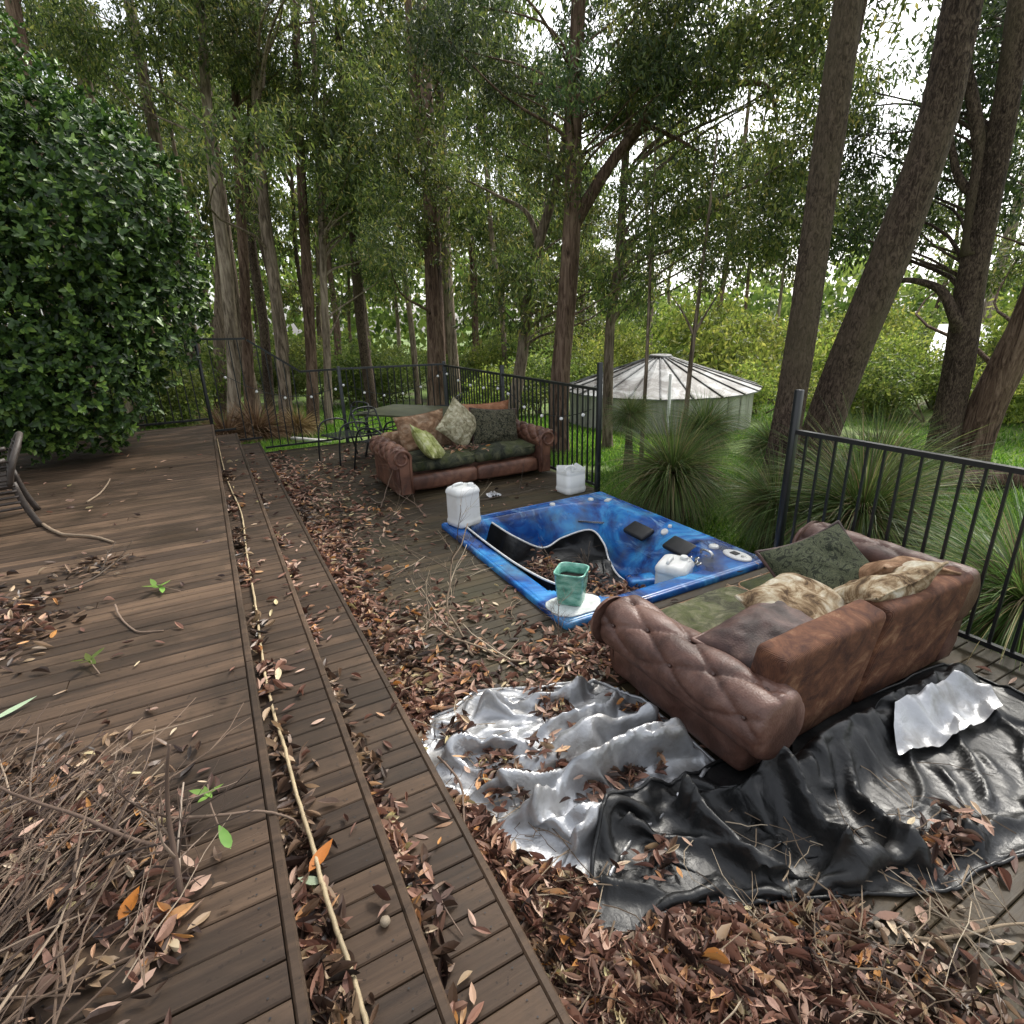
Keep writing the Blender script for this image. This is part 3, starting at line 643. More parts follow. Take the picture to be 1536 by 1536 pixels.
MT['button'] = simple('leather_button', (.09,.05,.04), .4)

def tufted_roll(L, r, nb, seed=0, n=150, k=84, amp=.022, sag=0.0):
    """roll along Y (0..L), radius r, with diamond buttoning on the upper part; returns V, F, button positions"""
    s = np.linspace(0, 1, n)[:,None]; a = np.linspace(0, 2*np.pi, k, endpoint=False)[None,:]
    y = s*L; arc = (a-np.pi/2+np.pi)%(2*np.pi)-np.pi       # 0 at the top
    pu = L/nb; pv = .62                                     # lattice spacing (m, rad)
    uu = y/pu-.5; vv = arc/pv
    disp = np.zeros((n, k))+amp
    p1 = (uu+vv)/2; p2 = (uu-vv)/2
    f1 = np.abs(p1-np.round(p1)); f2 = np.abs(p2-np.round(p2))
    crease = np.minimum(f1, f2)
    mask = (np.abs(arc) < 1.75)*1.0*sm(0,.04,s)*sm(1.0,.96,s)
    d_btn = np.hypot(f1, f2)
    disp = amp*(np.clip(np.abs(np.sin(np.pi*p1)*np.sin(np.pi*p2)), 0, 1)**.6)
    disp = disp-.0045*np.exp(-(crease/.03)**2)-.02*np.exp(-(d_btn/.1)**2)
    disp = disp*mask+amp*.75*(1-mask)
    endr = np.where(s < .05, np.sqrt(np.clip(1-((.05-s)/.05)**2, 0, 1)), 1)*np.where(s > .96, np.sqrt(np.clip(1-((s-.96)/.04)**2, 0, 1)), 1)
    endr = .55+.45*endr
    R = (r-amp+disp+.004*vnoise(np.stack([np.cos(a)*3+0*s, np.sin(a)*3+0*s, y*7+0*a], -1), seed))*endr
    V = np.stack([R*np.cos(a), y+0*a, R*np.sin(a)-sag*np.sin(np.pi*s)], -1)
    B = []
    for i in range(-2, 2*nb+3):
        for j in range(-3, 4):
            if (i+j) % 2 == 0:
                yy = (i+.5)*pu; aa = j*pv
                if .03*L < yy < .97*L and abs(aa) < 1.6: B.append(((r-amp-.012)*math.sin(aa), yy, (r-amp-.012)*math.cos(aa), aa))
    V = V.reshape(-1, 3); F = [grid_faces(n, k, True)]
    kk = len(V); V = np.vstack([V, [[0,0,0],[0,L,0]]]); jj = np.arange(k)
    F.append(np.concatenate([np.stack([np.full(k, kk), jj, (jj+1)%k], -1), np.stack([np.full(k, kk+1), (n-1)*k+(jj+1)%k, (n-1)*k+jj], -1)]))
    return V, F, B
def padded(name, sx, sy, sz, m, par, loc, rot=(0,0,0), puff=.03, seed=0, bev=.05, piping=None, nz=.006, cut=7):
    """upholstered block: rounded box subdivided, puffed and slightly uneven"""
    me = bbox_mesh(name, sx, sy, sz, min(bev, sx*.45, sy*.45, sz*.45), 3)
    bm = bmesh.new(); bm.from_mesh(me)
    bmesh.ops.subdivide_edges(bm, edges=[e for e in bm.edges if e.calc_length() > .12], cuts=cut, use_grid_fill=True)
    V = np.array([v.co[:] for v in bm.verts]); nn = np.array([v.normal[:] for v in bm.verts])
    q = V/np.array([sx/2, sy/2, sz/2]); w = np.clip((1-q[:,0]**2), 0, 1)*np.clip(1-q[:,1]**2, 0, 1)*1.0
    big = np.argmax(np.abs(nn), 1)
    for i, v in enumerate(bm.verts):
        e = [k for k in range(3) if k != big[i]]; pw = max(0, 1-q[i][e[0]]**2)*max(0, 1-q[i][e[1]]**2)
        d = puff*pw**.6+nz*vnoise(V[i:i+1]*9+seed*7.3, seed)[0]+nz*.6*vnoise(V[i:i+1]*24+seed*3.1, seed+1)[0]
        v.co += Vector(nn[i])*float(d)
    bm.to_mesh(me); bm.free(); me.polygons.foreach_set('use_smooth', np.ones(len(me.polygons), bool))
    o = link(name, me, m, par, loc, rot)
    if piping is not None:
        for sgn in (1,):
            pts = sq_ring(sx+.004, sy+.004, sz/2-min(bev, sz*.45)*.35, min(bev, sx*.45, sy*.45)*1.0, 5); pts = np.vstack([pts, pts[:1]])
            mk('piping', *tube(pts, .006, 6, False), piping, o, True)
    return o
bm = bmesh.new(); bmesh.ops.create_uvsphere(bm, u_segments=10, v_segments=6, radius=.011); BTN = bpy.data.meshes.new('button'); bm.to_mesh(BTN); bm.free(); BTN.materials.append(MT['button'])
BTN.polygons.foreach_set('use_smooth', np.ones(len(BTN.polygons), bool))
def arm_facing(r, rz, zt):
    """outline of the scroll arm front in local (x outwards, z): slab with a round head"""
    pts = [(-.1, .03), (.05, .03)]
    pts += [(.055, rz-r*.8)]
    pts += [(.06+r*math.cos(t)*1.0, rz+r*math.sin(t)) for t in np.linspace(-1.2, math.pi*.97, 16)]
    pts += [(-.1, rz-.05)]
    return np.array(pts)
def sofa(label, loc, rz, W, D, mlea, mback, mseat, seats, nb, backh=.66, armz=.47, r=.135, seed=0, near=False):
    t = thing('sofa', label, 'sofa', loc, rz, 'worn buttoned scroll-arm sofas on the lower deck')
    inw = W-2*.24
    # front rail in two halves and plinth
    for s in (-1, 1):
        padded('front_rail', inw/2-.012, .14, .17, mlea, t, (s*inw/4, -D/2+.1, .145), puff=.012, seed=seed+s+3, bev=.035)
    padded('seat_base', inw-.02, D-.3, .22, mlea, t, (0, .06, .16), puff=.0, bev=.02)
    armz0, D0 = armz, D
    for s in (-1, 1):
        armz = armz0+(.1 if (near and s < 0) else 0); ext = .12 if (near and s > 0) else .02
        A = padded('arm', .17, D-.03, armz-.01, mlea, t, (s*(W/2-.155), 0, .03+armz/2), puff=.006, seed=seed+7+s, bev=.04)
        V, F, B = tufted_roll(D+ext, r, nb, seed+s)
        off = np.array([s*.015, -D/2-.01, armz-.03-armz/2])
        rl = mk('arm_roll', V, F, mlea, A, True, tuple(off))
        for bx, by, bz, aa in B: link('button', BTN, None, A, tuple(off+np.array([bx, by, bz])), (0, aa, 0), (1,1,.7))
        fo = arm_facing(r*.86, armz-.03-armz/2, 0)+np.array([0, 0]); fo[:,1] -= .0
        fo[:2,1] = -armz/2+.02
        n = len(fo); yv = (-D/2-.004, -D/2-.03)
        x = fo[:,0]*s
        V = np.concatenate([np.column_stack([x, np.full(n, yv[0]), fo[:,1]]), np.column_stack([x*.97, np.full(n, yv[1]), fo[:,1]*.985])]); c0 = len(V)
        V = np.vstack([V, V[n:].mean(0)]); jj = np.arange(n); q = np.stack([jj, (jj+1)%n, n+(jj+1)%n, n+jj], -1); tr = np.stack([np.full(n, c0), n+jj, n+(jj+1)%n], -1)
        mk('arm_facing', V, [q, tr], mlea, A, False)
        sp = [(-.085, -armz/2+.03), (-.08, armz/2-.12)]+[(.015-.0+.105*math.cos(th)*k_, armz-.03-armz/2+.105*math.sin(th)*k_) for th, k_ in zip(np.linspace(math.pi, -1.35*math.pi, 30), np.linspace(1, .42, 30))]
        sp = np.array(sp); mk('scroll_bead', *tube(spline(np.column_stack([sp[:,0]*s, np.full(len(sp), -D/2-.032), sp[:,1]]), 60), .017, 8), mlea, A, True)
    # backrest in two halves
    for i, s in enumerate((-1, 1)):
        bw = inw/2+.06-.012
        padded('backrest', bw, .15 if near else .2, backh-.06, mback[i], t, (s*(inw/4+.03), D/2-.08, .03+(backh-.06)/2), (-.14 if near else -.1, 0, s*.02 if near else 0), puff=.02 if not near else .002, seed=seed+20+i, bev=.05 if not near else .032, nz=.006 if not near else .004)
    for i, s in enumerate((-1, 1)):
        padded('seat_cushion', inw/2-.01, D-.3, .13, mseat[i], t, (s*inw/4, -.06, .325+.01*i), (.02*s, 0, .01*s), puff=.03, seed=seed+30+i, bev=.05, piping=seats, nz=.012)
    return t
far_sofa = sofa('brown leather scroll-arm sofa at the far end, facing the spa', (2.72, 6.53, 0), .0, 2.2, .96, MT['lea_far'], (MT['tan'], MT['orange']), (MT['moss_grey'], MT['moss_grey']), MT['moss_light'], 9, .64, seed=1)
near_sofa = sofa('mauve-brown leather sofa seen from behind, with rust corduroy back', (2.60, 1.71, .0), math.pi+.01, 1.9, .93, MT['lea_near'], (MT['cord'], MT['cord']), (MT['moss_grey'], MT['moss_light']), MT['tan'], 5, .65, .345, .165, 3, True)

def pillow(name, label, w, h, t, m, loc, rot, seed=0, edge=None, wrinkle=.014, n=44, group=None, two=None):
    u = np.linspace(-1, 1, n); U, Vv = np.meshgrid(u, u, indexing='ij')
    pin = 1-.1*(1-np.abs(U)**2)*np.abs(Vv)**6; pin2 = 1-.1*(1-np.abs(Vv)**2)*np.abs(U)**6
    X = U*pin2*w/2; Y = Vv*pin*h/2
    th = t/2*np.clip((1-np.abs(U)**2.6), 0, 1)**.55*np.clip(1-np.abs(Vv)**2.6, 0, 1)**.55
    N1 = wrinkle*vnoise(np.stack([X*9, Y*9, 0*X+seed], -1), seed)+wrinkle*.55*vnoise(np.stack([X*26+Y*8, Y*22, 0*X], -1), seed+5)
    edgew = np.clip(th/(t/2), 0, 1)**.5
    bend = .10*(X/w)**2*w*np.sin(seed)+.04*vnoise(np.stack([X*3, Y*3, 0*X], -1), seed+9)
    top = np.stack([X, Y, th+N1*edgew+bend], -1); bot = np.stack([X, Y, -th+N1*.6*edgew+bend], -1)
    V = np.concatenate([top.reshape(-1,3), bot.reshape(-1,3)]); f = grid_faces(n, n)
    o = thing(name, label, 'cushion', loc, 0, group); o.rotation_euler = rot
    mk('cover', top.reshape(-1,3), f, m, o, True); mk('cover', bot.reshape(-1,3), f[:, ::-1], two or m, o, True)
    idx = [(i, 0) for i in range(n)]+[(n-1, j) for j in range(1, n)]+[(i, n-1) for i in range(n-2, -1, -1)]+[(0, j) for j in range(n-2, 0, -1)]
    rim = np.array([(top[i, j]+bot[i, j])/2 for i, j in idx]+[(top[0,0]+bot[0,0])/2])
    mk('piping', *tube(rim, .007 if edge is None else .011, 6, False), edge or m, o, True)
    return o
D2 = math.radians
G = 'loose cushions on the sofas'
pillow('cushion', 'yellow-green mouldy cushion leaning on the left arm of the far sofa', .6, .46, .17, MT['yellow_moss'], (2.17, 6.22, .57), (D2(50), D2(14), D2(50)), 2, group=G)
pillow('cushion', 'cream mouldy cushion standing on its corner in the middle of the far sofa', .5, .5, .2, MT['cream_moss'], (2.72, 6.62, .67), (D2(72), D2(44), D2(2)), 3, group=G)
pillow('cushion', 'dark grey leaf-littered cushion at the right end of the far sofa', .66, .5, .24, MT['grey_pattern'], (3.22, 6.58, .6), (D2(66), D2(6), D2(-6)), 4, MT['dark_lea'], .03, group=G)
pillow('cushion', 'tan suede back cushion behind the yellow-green cushion on the far sofa', .66, .46, .16, MT['tan'], (2.28, 6.75, .62), (D2(74), D2(-4), D2(3)), 5, group=G)
pillow('cushion', 'orange suede back cushion behind the dark cushion on the far sofa', .7, .42, .16, MT['orange'], (3.2, 6.8, .68), (D2(80), 0, D2(-5)), 6, group=G)
pillow('cushion', 'green scroll-patterned cushion standing upright with dark edge on the near sofa', .54, .5, .19, MT['green_pattern'], (2.86, 1.72, .535), (D2(32), D2(-14), D2(-16)), 7, MT['dark_lea'], .012, group=G)
pillow('cushion', 'stained cream and tan cushion lying in the middle of the near sofa', .54, .44, .2, MT['cream_tan'], (2.44, 1.56, .50), (D2(14), D2(4), D2(12)), 8, group=G)
pillow('cushion', 'dark brown leather cushion with seamed edge against the arm of the near sofa', .58, .4, .17, MT['dark_lea'], (2.1, 1.47, .485), (D2(10), D2(-8), D2(4)), 9, MT['lea_near'], .012, group=G)
pillow('cushion', 'cream furry cushion slumped against the corduroy back of the near sofa', .5, .42, .18, MT['cream_tan'], (2.88, 1.44, .57), (D2(-38), D2(-6), D2(-8)), 10, group=G)
pillow('cushion', 'tan suede cushion in the fence-side corner of the near sofa', .46, .42, .18, MT['tan'], (3.1, 1.5, .54), (D2(-40), D2(10), D2(-20)), 11, group=G)
# ================================================================== tarpaulins
MT['silver'], nt, b, o = mat('silver_tarp_film')
n1 = noise(nt, pos_scaled(nt, 1, False), 11, 7, .68, 1.0); n2 = noise(nt, pos_scaled(nt, (1,1.8,1), False), 30, 3, .5, .6)
dust = noise(nt, pos_scaled(nt, 1, False), 4.5, 6, .65)
setc(nt, b, mixc(nt, ramp(nt, dust, [(.48, (0,0,0)), (.7, (.75,.75,.75))]), (.46,.47,.485), (.19,.17,.14)))
b.inputs['Metallic'].default_value = .6; nt.links.new(ramp(nt, dust, [(.4, (.3,)*3), (.7, (.48,)*3)]), b.inputs['Roughness'])
vr = nd(nt, 'TexVoronoi', Vector=pos_scaled(nt, (1,1.3,1), False), Scale=13.0, Randomness=1.0, feature='DISTANCE_TO_EDGE').outputs[0]; vr2 = nd(nt, 'TexVoronoi', Vector=pos_scaled(nt, (1.4,1,1), False), Scale=34.0).outputs[0]
bump(nt, b, mathn(nt, 'ADD', mathn(nt, 'ADD', n1, mathn(nt, 'MULTIPLY', n2, .35)), mathn(nt, 'ADD', mathn(nt, 'MULTIPLY', mathn(nt, 'MINIMUM', vr, .08), 1.2), mathn(nt, 'MULTIPLY', vr2, .05))), .32, .012)
def ridged(x, y, seed, f):
    # sharp crossing folds: several directional ridge systems with wandering crests
    z = 0; rg_ = np.random.default_rng(seed)
    for k in range(6):
        a = rg_.uniform(0, np.pi); ff = f*rg_.uniform(.8, 1.7)
        w = 1.1*vnoise(np.stack([x*f*.55, y*f*.55, 0*x+k], -1), seed+k)
        t = (x*np.cos(a)+y*np.sin(a))*ff+w; r = 1-np.abs((t % 1.0)*2-1); r = r**1.3
        am = np.clip(.42+1.0*vnoise(np.stack([x*f*.5, y*f*.5, 0*x+k+9.], -1), seed+20+k), 0, 1.2)
        z = np.maximum(z*.75, am*r)+.25*np.minimum(z, am*r)
    return z
def flatfloor(x, y): return np.full_like(x, .006)
def sheet_start(C, amp, seed, f=4.0):
    x, y = C[...,0], C[...,1]; nu, nv = x.shape
    z = .008+amp*ridged(x, y, seed, f)+amp*.1*ridged(x, y, seed+50, f*3.4)+.01*vnoise(np.stack([x*15, y*15, 0*x], -1), seed+1)
    u = np.linspace(0, 1, nu)[:,None]; v = np.linspace(0, 1, nv)[None,:]; e = np.minimum(np.minimum(u, 1-u)*6, np.minimum(v, 1-v)*5); z = z*np.clip(.25+e, 0, 1)
    return np.stack([x, y, np.maximum(z, .008)], -1)
def edge_pin(nu, nv, w, inner=0.0):
    p = np.full((nu, nv), inner); p[0] = w; p[-1] = w; p[:,0] = w; p[:,-1] = w; return p
def wob(C, seed):
    x, y = C[...,0], C[...,1]
    return C+.022*np.stack([vnoise(np.stack([x*7, y*7, 0*x], -1), seed), vnoise(np.stack([x*7, y*7, 0*x+5.], -1), seed+1)], -1)
def rest(C, s, seed, var=.22):
    # local flat coordinates: integrate stretched edge lengths along the two grid directions
    nu, nv = C.shape[:2]
    return C*s
# silver tarp
SEED1, SEED2 = 63, 52
nu, nv = 92, 84
C = coons([(.58,2.15),(.72,2.30),(.98,2.41),(1.25,2.30),(1.62,2.12)], [(1.62,2.12),(1.72,1.88),(1.74,1.62),(1.72,1.38)], [(.90,1.16),(1.15,1.26),(1.40,1.32),(1.72,1.38)], [(.58,2.15),(.545,1.9),(.655,1.68),(.70,1.5),(.80,1.31),(.90,1.16)], nu, nv)
C = wob(C, 3); P = sheet_start(C, .31, SEED1, 2.7)
SP_ = pbd(P, 1.05, flatfloor, edge_pin(nu, nv, 1, .02), 60, .0014, 4, .1, .3, damp=.8)
def relax(P, k, w=.5):
    for _ in range(k): P[1:-1,1:-1] = (1-w)*P[1:-1,1:-1]+w/8*(P[2:,1:-1]+P[:-2,1:-1]+P[1:-1,2:]+P[1:-1,:-2]+P[2:,2:]+P[:-2,:-2]+P[2:,:-2]+P[:-2,2:])
    return P
SP_ = relax(SP_, 1, .6)
silver = thing('silver_tarp', 'crumpled silver tarpaulin full of leaves in front of the near sofa', 'tarpaulin', (1.15, 1.75, 0)); SL = np.array(silver.location)
so = mk('sheet', SP_.reshape(-1,3)-SL, grid_faces(nu, nv), MT['silver'], silver, True)
hem = np.concatenate([SP_[:,0], SP_[-1,1:], SP_[::-1,-1][1:], SP_[0,::-1][1:]])+np.array([0,0,.006]); mk('hem', *tube(hem-SL, .009, 6, False), MT['silver'], silver, True)
BV_SIL = BVHTree.FromPolygons([Vector(v) for v in SP_.reshape(-1,3)], grid_faces(nu, nv).tolist())
hx0, hy0, hst = .45, 1.0, .02; hg = np.zeros((70, 76))
for i_ in range(70):
    for j_ in range(76):
        h = BV_SIL.ray_cast(Vector((hx0+i_*hst, hy0+j_*hst, 2)), Vector((0,0,-1)))[0]; hg[i_, j_] = (h.z+.012) if h else 0
def over_silver(x, y):
    i = np.clip(np.round((x-hx0)/hst).astype(int), 0, 69); j = np.clip(np.round((y-hy0)/hst).astype(int), 0, 75)
    return np.maximum(np.maximum(.006, hg[i, j]), np.where((x > 1.62)&(x < 3.3), .13*np.exp(-((y-1.13)/.09)**2), 0))
# black tarp
nu2, nv2 = 150, 62
C2 = coons([(.80,1.06),(.95,1.24),(1.12,1.38),(1.42,1.38),(1.7,1.36),(2.05,1.34),(2.5,1.32),(3.0,1.3),(3.45,1.25)], [(3.45,1.25),(3.42,.85),(3.28,.36)], [(.92,.96),(1.14,.98),(1.45,.80),(1.8,.63),(2.03,.55),(2.35,.5),(2.83,.42),(3.28,.36)], [(.80,1.06),(.84,1.0),(.92,.96)], nu2, nv2)
C2 = wob(C2, 8); P = sheet_start(C2, .36, SEED2, 2.4)
def keepout(P):
    ins = (P[...,0] > 1.62) & (P[...,0] < 3.42) & (P[...,1] > 1.17) & (P[...,2] > .03)
    P[...,1] = np.where(ins & (P[...,2] > .06), np.minimum(P[...,1], 1.17), P[...,1]); P[...,2] = np.where(ins & (P[...,2] <= .06), .03, P[...,2]); return P
BP = pbd(P, 1.05, over_silver, edge_pin(nu2, nv2, 1, .02), 60, .0013, 4, .08, .3, keepout, .8)
BP = relax(BP, 1)
black = thing('black_tarp', 'big crumpled black plastic tarpaulin behind the corduroy back of the near sofa', 'tarpaulin', (2.2, .9, 0)); BL = np.array(black.location)
mk('sheet', BP.reshape(-1,3)-BL, grid_faces(nu2, nv2), MT['black_film'], black, True)
hem = np.concatenate([BP[:,0], BP[-1,1:], BP[::-1,-1][1:], BP[0,::-1][1:]])+np.array([0,0,.006]); mk('hem', *tube(hem-BL, .008, 6, False), MT['black_film'], black, True)
BV_BLK = BVHTree.FromPolygons([Vector(v) for v in BP.reshape(-1,3)], grid_faces(nu2, nv2).tolist())
# flap turned over to its silver face, lying on the black tarp
nu3, nv3 = 40, 30
C3 = coons([(2.6,1.12),(2.85,1.11),(3.15,1.1)], [(3.15,1.1),(3.2,1.0),(3.14,.9)], [(2.42,.98),(2.7,.93),(3.12,.92)], [(2.6,1.12),(2.5,1.06),(2.42,.98)], nu3, nv3)
def blkfloor(x, y):
    sh = x.shape; out = np.zeros(x.size)
    for k, (a_, b_) in enumerate(zip(x.ravel(), y.ravel())):
        h = BV_BLK.ray_cast(Vector((a_, b_, 2)), Vector((0,0,-1)))[0]; out[k] = (h.z if h else 0)+.012
    return out.reshape(sh)
z3 = blkfloor(C3[...,0], C3[...,1]); zz = z3.copy()
for _ in range(3):
    zp = np.pad(zz, 1, mode='edge'); zz = np.max([zp[1:-1,1:-1], zp[2:,1:-1], zp[:-2,1:-1], zp[1:-1,2:], zp[1:-1,:-2]], axis=0)
for _ in range(6):
    zp = np.pad(zz, 1, mode='edge'); zz = (zp[2:,1:-1]+zp[:-2,1:-1]+zp[1:-1,2:]+zp[1:-1,:-2])/4
F3 = np.dstack([C3, zz+.045*ridged(C3[...,0], C3[...,1], 9, 5.0)]); mk('turned_flap', F3.reshape(-1,3)-BL, grid_faces(nu3, nv3), MT['silver'], black, True)
BV_FLAP = BVHTree.FromPolygons([Vector(v) for v in F3.reshape(-1,3)], grid_faces(nu3, nv3).tolist())
# ================================================================== leaf litter, twigs and sticks
def leaf_template(nseg=4, curl=.25, cup=.2, lean=.0):
    s = np.linspace(0, 1, nseg+1); w = np.sin(np.pi*np.clip(s, 0, 1)**.8)**.9*.5
    z = curl*(s-.5)**2*1.0; V = []
    for k in range(nseg+1):
        if k in (0, nseg): V.append((0+lean*s[k]**2, s[k]-.5, z[k]))
        else: V += [(-w[k]+lean*s[k]**2, s[k]-.5, z[k]+cup*w[k]), (lean*s[k]**2, s[k]-.5, z[k]), (w[k]+lean*s[k]**2, s[k]-.5, z[k]+cup*w[k])]
    T = [(0,1,2),(0,2,3)]; Q = []
    for k in range(1, nseg-1):
        a = 1+(k-1)*3; b_ = a+3; Q += [(a,b_,b_+1,a+1),(a+1,b_+1,b_+2,a+2)]
    a = 1+(nseg-2)*3; e = len(V)-1; T += [(a,e,a+1),(a+1,e,a+2)]
    return np.array(V, float), [np.array(T), np.array(Q)]
LT = [leaf_template(5, .6, .35, .0), leaf_template(5, -.7, .8, .2), leaf_template(5, 1.6, 1.1, -.2), leaf_template(5, -1.5, -.9, .2), leaf_template(4, .15, .12, .15), leaf_template(5, 2.4, 1.6, .25), leaf_template(5, -.5, 1.8, -.15)]
def solid_z(x, y):
    if x < XA: return ZU+.003
    if x < XB: return Z1+.003
    if x < XC: return Z2+.003
    return .003
def surf_z(x, y, tarps=True):
    z = solid_z(x, y)
    if tarps:
        for bv in (BV_SIL, BV_BLK, BV_FLAP):
            h = bv.ray_cast(Vector((x, y, 2)), Vector((0,0,-1)))[0]
            if h is not None: z = max(z, h.z)
    return z
LIT = {'litter': MB(), 'litter_dark': MB()}
def litter(P, key='litter', size=(.055,.095), tilt=.35, lift=.004, wr=(.2,.36), ex=True):
    P = np.asarray(P, float)
    if not len(P): return
    if ex: P = P[[not ((.5 < p[0] < 3.6) and (.3 < p[1] < 2.5) and (BV_SIL.ray_cast(Vector((p[0], p[1], 2)), Vector((0,0,-1)))[0] is not None or BV_BLK.ray_cast(Vector((p[0], p[1], 2)), Vector((0,0,-1)))[0] is not None)) for p in P]]
    if not len(P): return
    which = rng.integers(0, len(LT), len(P))
    for k in range(len(LT)):
        Q = P[which == k]; n = len(Q)
        if not n: continue
        Rz = rotm(np.tile([0,0,1.0], (n,1)), rng.uniform(0, 6.28, n)); ax_ = nrm(np.column_stack([rng.normal(size=(n,2)), np.zeros(n)]))
        Rt = rotm(ax_, np.abs(rng.normal(0, tilt, n))); Lg = rng.uniform(*size, n); wd = Lg*rng.uniform(*wr, n)*1.0
        sc = np.stack([wd, Lg, Lg*.28*rng.uniform(.4,1.6,n)], -1)
        Q = Q.copy(); Q[:,2] += lift+rng.uniform(0,.006,n)
        V, F = scatter(LT[k][0], LT[k][1], Q, Rt@Rz, sc); LIT[key].add(V, F)
def blob(n, cx, cy, sx, sy, rot=0.0, pile=0.0, zf=solid_z, lim=None):
    g = rng.normal(size=(n,2))*np.array([sx, sy]); c, s = math.cos(rot), math.sin(rot)
    x = cx+g[:,0]*c-g[:,1]*s; y = cy+g[:,0]*s+g[:,1]*c
    if lim: k = (x > lim[0]) & (x < lim[1]) & (y > lim[2]) & (y < lim[3]); x, y, g = x[k], y[k], g[k]
    k = ~((x > TUB[0]-.01) & (x < TUB[1]) & (y > TUB[2]-.01) & (y < TUB[3])); x, y, g = x[k], y[k], g[k]
    r2 = (g[:,0]/sx)**2+(g[:,1]/sy)**2
    z = np.array([zf(a, b_) for a, b_ in zip(x, y)])+pile*np.exp(-r2*.5)*rng.uniform(0, 1, len(x))
    return np.column_stack([x, y, z])
LOW = (XC+.012, 3.66, -1, 9.65)
# drift along the lowest step
for y0, n, w, p in ((9.2,90,.2,.01),(8.4,110,.18,.01),(7.6,140,.18,.015),(6.8,210,.2,.02),(6.0,330,.2,.03),(5.3,420,.2,.035),(4.6,330,.18,.03),(4.0,300,.14,.03),(3.4,380,.13,.035),(2.9,420,.14,.035),(2.4,380,.14,.04),(1.9,420,.15,.04),(1.4,460,.16,.04),(1.1,460,.16,.04),(.8,420,.2,.04)):
    x = XC+.02+np.abs(rng.normal(0, w, n)); y = y0+rng.uniform(-.42,.42,n); z = .003+p*np.exp(-(x-XC)/.12)*rng.uniform(0,1,n)
    litter(np.column_stack([x, y, z]), 'litter' if random.random() < .75 else 'litter_dark', (.055,.1), .4)
litter(blob(280, 1.15, 5.8, .25, .6, .2, .015, lim=LOW)); litter(blob(300, 1.2, 7.6, .35, .5, 0, .01, lim=LOW)); litter(blob(160, 1.9, 8.6, .5, .4, 0, .01, lim=LOW))
# heap at the very front, below the tarps
Pz = blob(2300, 1.08, .7, .3, .14, -.55, .05, surf_z, (XC+.01, 3.6, -.8, 1.2)); Pz = Pz[Pz[:,2] < .06]; litter(Pz[::2], 'litter', (.06,.115), .6, wr=(.18,.3)); litter(Pz[1::2], 'litter', (.03,.075), .6, wr=(.2,.5))
Pz = blob(1800, 1.1, .62, .36, .17, -.55, .03, solid_z, (XC+.01, 3.6, -.8, 1.0)); litter(Pz, 'litter_dark', (.05,.1), .5)
litter(blob(900, .78, 1.0, .14, .22, 0, .04, surf_z, (XC+.01,1.2,.5,1.3)), 'litter', (.06,.105), .5)
litter(blob(260, 2.75, .36, .25, .12, -.3, .02, solid_z, LOW), 'litter', (.06,.1), .4)
# round the silver tarp and between tarp and step
litter(blob(900, .66, 1.55, .1, .4, 0, .05, solid_z, (XC+.01,.85,.9,2.3)), 'litter', (.055,.1), .5)
litter(blob(700, .78, 2.42, .22, .2, .3, .03, solid_z, LOW), 'litter', (.055,.095), .45)
litter(blob(520, 1.7, 2.38, .25, .18, -.35, .025, solid_z, LOW), 'litter', (.055,.095), .45)
litter(blob(240, 1.15, 3.2, .25, .35, 0, .01, solid_z, LOW), 'litter', (.05,.085), .35)
# leaves caught in the hollows of the tarps
for bv, spots in ((BV_SIL, ((.82,1.78,.06,.08,120),(1.08,1.72,.05,.07,90),(1.32,1.52,.12,.035,150),(1.27,2.05,.045,.09,100),(.76,2.12,.04,.04,50),(1.6,1.75,.04,.1,50))), (BV_BLK, ((2.12,.66,.12,.04,110),(1.15,1.12,.07,.05,30)))):
    for cx, cy, sx, sy, n in spots:
        pts = []
        for a_, b_ in np.column_stack([rng.normal(cx, sx, n), rng.normal(cy, sy, n)]):
            h, nn, _, _ = bv.ray_cast(Vector((a_, b_, 2)), Vector((0,0,-1)))
            if h is not None and h.z < .075 and abs(nn.z) > .55: pts.append((a_, b_, h.z+.008+random.random()*.03))
        if pts: litter(pts, 'litter', (.045,.085), .5, ex=False); litter(np.array(pts)[::2]+np.array([.015,.01,0]), 'litter_dark', (.045,.085), .4, ex=False)
# treads: against the risers, in patches
for xa, z, pts in ((XA, Z1, ((6.8,60),(5.6,50),(4.6,60),(3.9,40),(3.1,30),(2.6,40),(2.0,45),(1.55,120),(1.25,110),(1.0,130),(.75,120))), (XB, Z2, ((7.4,50),(6.2,40),(5.0,60),(4.2,50),(3.3,35),(2.5,30),(1.9,40),(1.55,140),(1.3,40),(.9,25)))):
    for y0, n in pts:
        x = xa+.012+np.abs(rng.normal(0,.045,n)); y = y0+rng.normal(0,.16,n); k = x < xa+.27
        litter(np.column_stack([x, y, z+.004+rng.uniform(0,.035,n)*np.exp(-(x-xa)/.05)])[k], 'litter_dark' if random.random() < .4 else 'litter', (.05,.095), .5)
n = 150; litter(np.column_stack([rng.uniform(XA+.03, XC-.05, n), rng.uniform(.7, 9, n), np.zeros(n)])+np.array([[0,0,0]]), 'litter') if False else None
for xa, xb, z in ((XA,XB-.04,Z1),(XB,XC-.04,Z2)):
    n = 75; litter(np.column_stack([rng.uniform(xa+.03, xb, n), rng.uniform(.7, 9, n), np.full(n, z+.004)]), 'litter', (.045,.08), .2)
